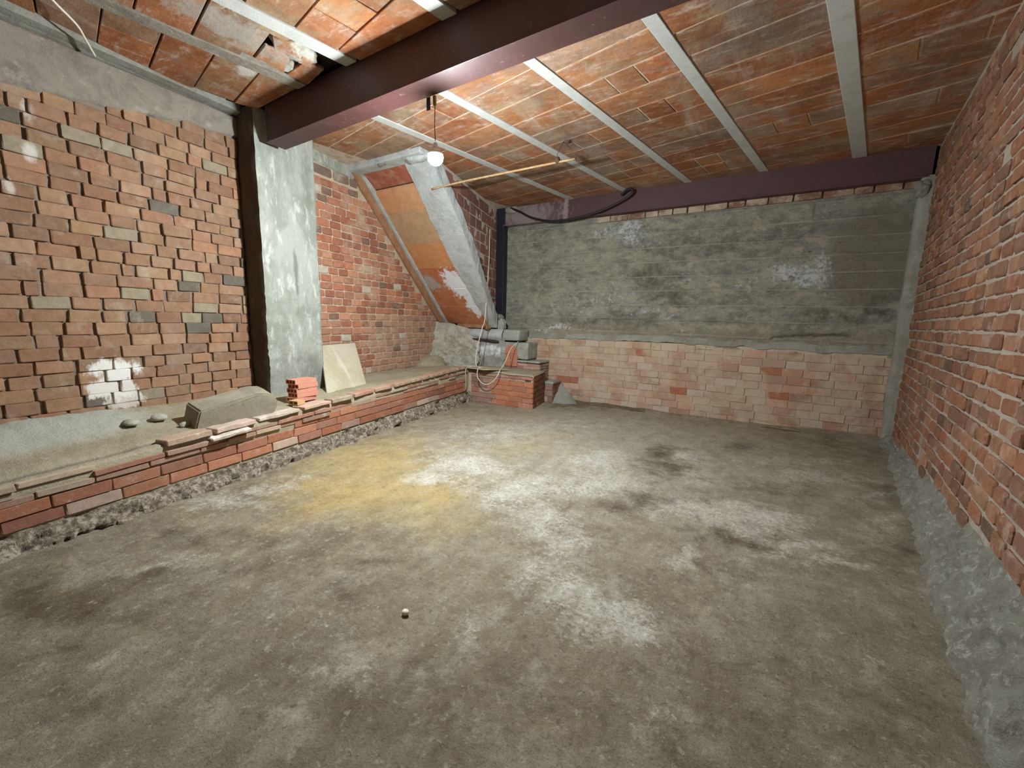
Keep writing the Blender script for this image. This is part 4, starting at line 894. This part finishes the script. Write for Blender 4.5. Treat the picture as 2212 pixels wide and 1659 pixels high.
# boulder and brick piece on the landing
lump('rock', (-4.52, 6.93, 1.42), (.13, .11, .14), M['step'], amp=.35, sub=4, seed=43, label='grey lump of concrete standing on the landing by the black column', cat='stone')
lump('rock', (-4.55, 6.93, 1.585), (.10, .09, .055), M['cement_band'], amp=.3, sub=4, seed=47, label='brownish rounded stone on top of the concrete lump by the black column', cat='stone')

# ---- brick pier
pier = thing('brick_pier', (-3.9, 6.45, 0), 'low square brick pier closing the far end of the ledge', 'pier')
bx = Box(); bx.hexa([(x, y, z) for z in (-.02, .585) for x, y in ((-4.75, 6.095), (-3.30, 6.095), (-3.455, 6.82), (-4.75, 6.82))]); bx.build('core', M['mortar_stairs'], pier, bev=0)
def pier_col(g, s, z): return pick(g, PX if s > .45 and z < .45 else PD + [(.42, .19, .13)])
B_ = courses((-4.60, 6.085, 0), (1, 0, 0), (0, -1, 0), 0, 1.325, .0, .46, .093, .285, .007, .007, None, pier_col, proud=(.003, .003), seed=60, tilt=.006, ljit=.04)
B_ += courses((-4.60, 6.085, 0), (1, 0, 0), (0, -1, 0), 0, 1.325, .462, .50, .042, .28, .006, .008, None, lambda g, s, z: pick(g, [(.52, .40, .33), (.46, .3, .24)]), proud=(.003, .004), seed=61)
B_ += courses((-4.60, 6.085, 0), (1, 0, 0), (0, -1, 0), 0, 1.325, .505, .56, .05, .28, .006, .008, None, lambda g, s, z: pick(g, [(.40, .2, .15), (.44, .26, .2)]), proud=(.012, .006), seed=62)
B_ += courses((-3.432, 6.82, 0), (.2095, -.9778, 0), (.9778, .2095, 0), 0, .75, .0, .56, .093, .19, .009, .010, None, lambda g, s, z: pick(g, [(.34, .16, .12), (.38, .22, .17), (.3, .15, .12)]), proud=(.002, .004), seed=63)
place_bricks(pier, B_, vn, M['brick_stairs_far'])
Xg, Yg = np.meshgrid(np.linspace(-4.75, -3.262, 60), np.linspace(6.07, 6.84, 34), indexing='ij')
Xg = Xg - np.clip((Xg + 4.75) / 1.488, 0, 1) * (Yg - 6.07) * .214
hgt = .60 + (fbm(Xg * 5, Yg * 5, 0, 4, 77) - .5) * .03
hgt[:, 0] -= .03; hgt[-1, :] -= .03; hgt[:, -1] -= .1
grid('cement_top', np.stack([Xg, Yg, hgt], -1), M['bench_top'], pier, attrs=dict(rubble=Xg * 0, rubblespot=Xg * 0, lime=Xg * 0 + .2, groove=Xg * 0), label='dusty cement top')
for k in range(3):  # solid dark boxes; the shade inside small openings is their colour
    bx = Box(); bx.box(-3.42 + k * .04, -3.395 + k * .04, 6.064, 6.09, .485, .505); bx.build('hole', M['void'], pier, bev=0)
bx = Box(); bx.hexa([(-4.68, 5.98, .628), (-4.2, 5.90, .628), (-3.87, 6.20, .628), (-4.62, 6.24, .628), (-4.70, 5.98, .650), (-4.2, 5.90, .650), (-3.82, 6.22, .650), (-4.62, 6.26, .650)])
bx.build('plank', M['plank'], bev=.005, rough=.004, sub=3, label='thin weathered wooden plank lying on top of the brick pier', cat='plank')

# ================================================================ lamp
bx_, by_, bz_ = BULB
lamp = thing('pendant_bulb', (bx_, by_, bz_), 'bare white light bulb hanging on a thin wire from the dark beam', 'lamp')
def lathe(name, prof, mat, parent, n=28, loc=(0, 0, 0), **kw):
    V = []; F = []
    for i, (r, z) in enumerate(prof):
        for k in range(n): t_ = 2 * math.pi * k / n; V.append((loc[0] + r * math.cos(t_), loc[1] + r * math.sin(t_), loc[2] + z))
    for i in range(len(prof) - 1):
        for k in range(n): F.append((i * n + k, i * n + (k + 1) % n, (i + 1) * n + (k + 1) % n, (i + 1) * n + k))
    return link(name, mesh(name, V, F, mat, True), parent, **kw)
R_ = .066
gl = [(R_ * math.sin(a), -R_ * math.cos(a)) for a in np.linspace(.01, GLASS_A, 16)]
lathe('bulb', gl, M['bulb_glass'], lamp, loc=BULB, label='glowing white glass')
e_r, e_z = gl[-1]
lathe('housing', [(e_r + .001, e_z), (e_r * .86, e_z + .022), (.024, e_z + .042), (.019, e_z + .05), (.019, e_z + .085), (.012, e_z + .095), (.0005, e_z + .096)], M['lamp_body'], lamp, loc=BULB, label='opaque plastic neck and socket, shaped to cut upward light')
tube('wire', smooth_path([(bx_, by_, bz_ + .13), (bx_ - .006, by_, bz_ + .25), (bx_ - .004, by_ + .002, bz_ + .38), (bx_ - .012, by_ + .01, 3.345)]), .0035, M['string'], lamp)
bx = Box(); bx.box(bx_ - .03, bx_ - .004, by_ + .004, by_ + .022, 3.27, 3.345); bx.build('cable_joint', M['brass'], lamp, bev=.003, label='small brass-coloured connector')
bx = Box(); bx.box(bx_ - .115, bx_ - .075, by_ + .02, by_ + .026, 3.255, 3.355); bx.build('metal_clip', M['metal_clip'], bev=.001, label='small dark metal tab hanging from the beam flange beside the bulb wire', cat='bracket')

# ================================================================ rod, strings, cables
rod = thing('hanging_rod', (-3.2, 4.78, 3.42), 'thin rusty metal rod slung under the ceiling by a string', 'rod')
tube('rod_bar', smooth_path([(-4.25, 4.66, 3.35), (-3.7, 4.70, 3.385), (-2.9, 4.78, 3.42), (-2.13, 4.85, 3.45)], 5), .013, M['rust_rod'], rod, n=10)
tube('string', smooth_path([(-2.37, 4.83, 3.445), (-2.36, 4.84, 3.55), (-2.31, 4.90, 3.70)], 3), .004, M['string'], rod)
tube('string', [(-2.13 + .0, 4.86, 3.45), (-2.12, 4.86, 3.49)], .005, M['string'], rod)
lump('string_knot', (-2.36, 4.83, 3.465), (.035, .025, .04), M['string'], rod, amp=.5, sub=2, seed=3)
lump('ceiling_hook', (-2.28, 4.92, 3.695), (.05, .035, .02), M['string'], rod, amp=.5, sub=2, seed=5)
tube('black_cable', smooth_path([(-4.42, 7.08, 3.68), (-4.2, 7.05, 3.58), (-3.9, 7.04, 3.43), (-3.46, 7.02, 3.325), (-2.96, 7.02, 3.335), (-2.54, 7.02, 3.41), (-2.2, 7.03, 3.53), (-2.05, 7.03, 3.62), (-2.06, 7.0, 3.675), (-2.14, 7.02, 3.68), (-2.24, 7.06, 3.62)]), .02, M['black_cable'], label='thick black cable drooping across the purple-brown back beam', cat='cable')
tube('white_cable', smooth_path([(-4.59, 6.62, 3.22), (-4.57, 6.58, 2.67), (-4.42, 6.30, 1.97), (-4.39, 6.21, 1.53), (-4.36, 6.08, 1.36), (-4.42, 6.0, .94), (-4.40, 5.97, .70), (-4.34, 6.01, .655), (-4.30, 5.88, .64), (-4.29, 5.86, .5), (-4.18, 5.88, .39), (-4.06, 5.90, .40), (-3.94, 5.92, .50), (-3.90, 5.98, .63), (-3.95, 6.12, .665), (-3.97, 6.3, .8), (-3.99, 6.5, 1.0), (-4.0, 6.78, 1.12)], 8), .0075, M['white_cable'], label='white electric cable hanging down the partition and looping over the plank', cat='cable')
tube('white_cable', smooth_path([(-4.30, 6.02, .665), (-4.55, 6.0, .66), (-4.57, 5.88, .62), (-4.56, 5.87, .45), (-4.58, 5.89, .27), (-4.66, 5.89, .22), (-4.76, 5.87, .33), (-4.82, 5.87, .5), (-4.82, 5.94, .645), (-4.6, 6.1, .66)], 8), .005, M['white_cable'], label='thin white cable loop hanging at the left end of the plank', cat='cable')
tube('thin_cord', smooth_path([(-4.46, 6.42, 1.52), (-4.45, 6.2, 1.2), (-4.40, 6.02, .66)]), .005, M['string'], label='thin dark cord hanging beside the white cable down to the plank', cat='cord')
tube('old_wire', smooth_path([(-4.35, .95, 3.66), (-4.50, 1.07, 3.655), (-4.64, 1.20, 3.64), (-4.76, 1.27, 3.62), (-4.95, 1.37, 3.60)], 5), .008, M['white_cable'], label='pale old wire hanging from the ceiling at the top left', cat='wire')

# ================================================================ litter on the floor
tube('stick', [(.05, 6.98, .09), (.25, 6.96, .09), (.52, 6.95, .085)], [.012, .011, .008], M['plank'], label='pale thin stick lying at the foot of the back wall', cat='stick')
lump('pebble', (-1.425, 1.34, .016), (.02, .018, .014), M['white_cable'], amp=.2, sub=2, seed=1, label='single small white pebble in the middle of the floor', cat='stone')
lump('debris', (.98, 1.98, .02), (.10, .035, .02), M['slot_shade_scrap'], amp=.5, sub=3, seed=12, label='flat dark scrap on the floor near the right wall', cat='debris')
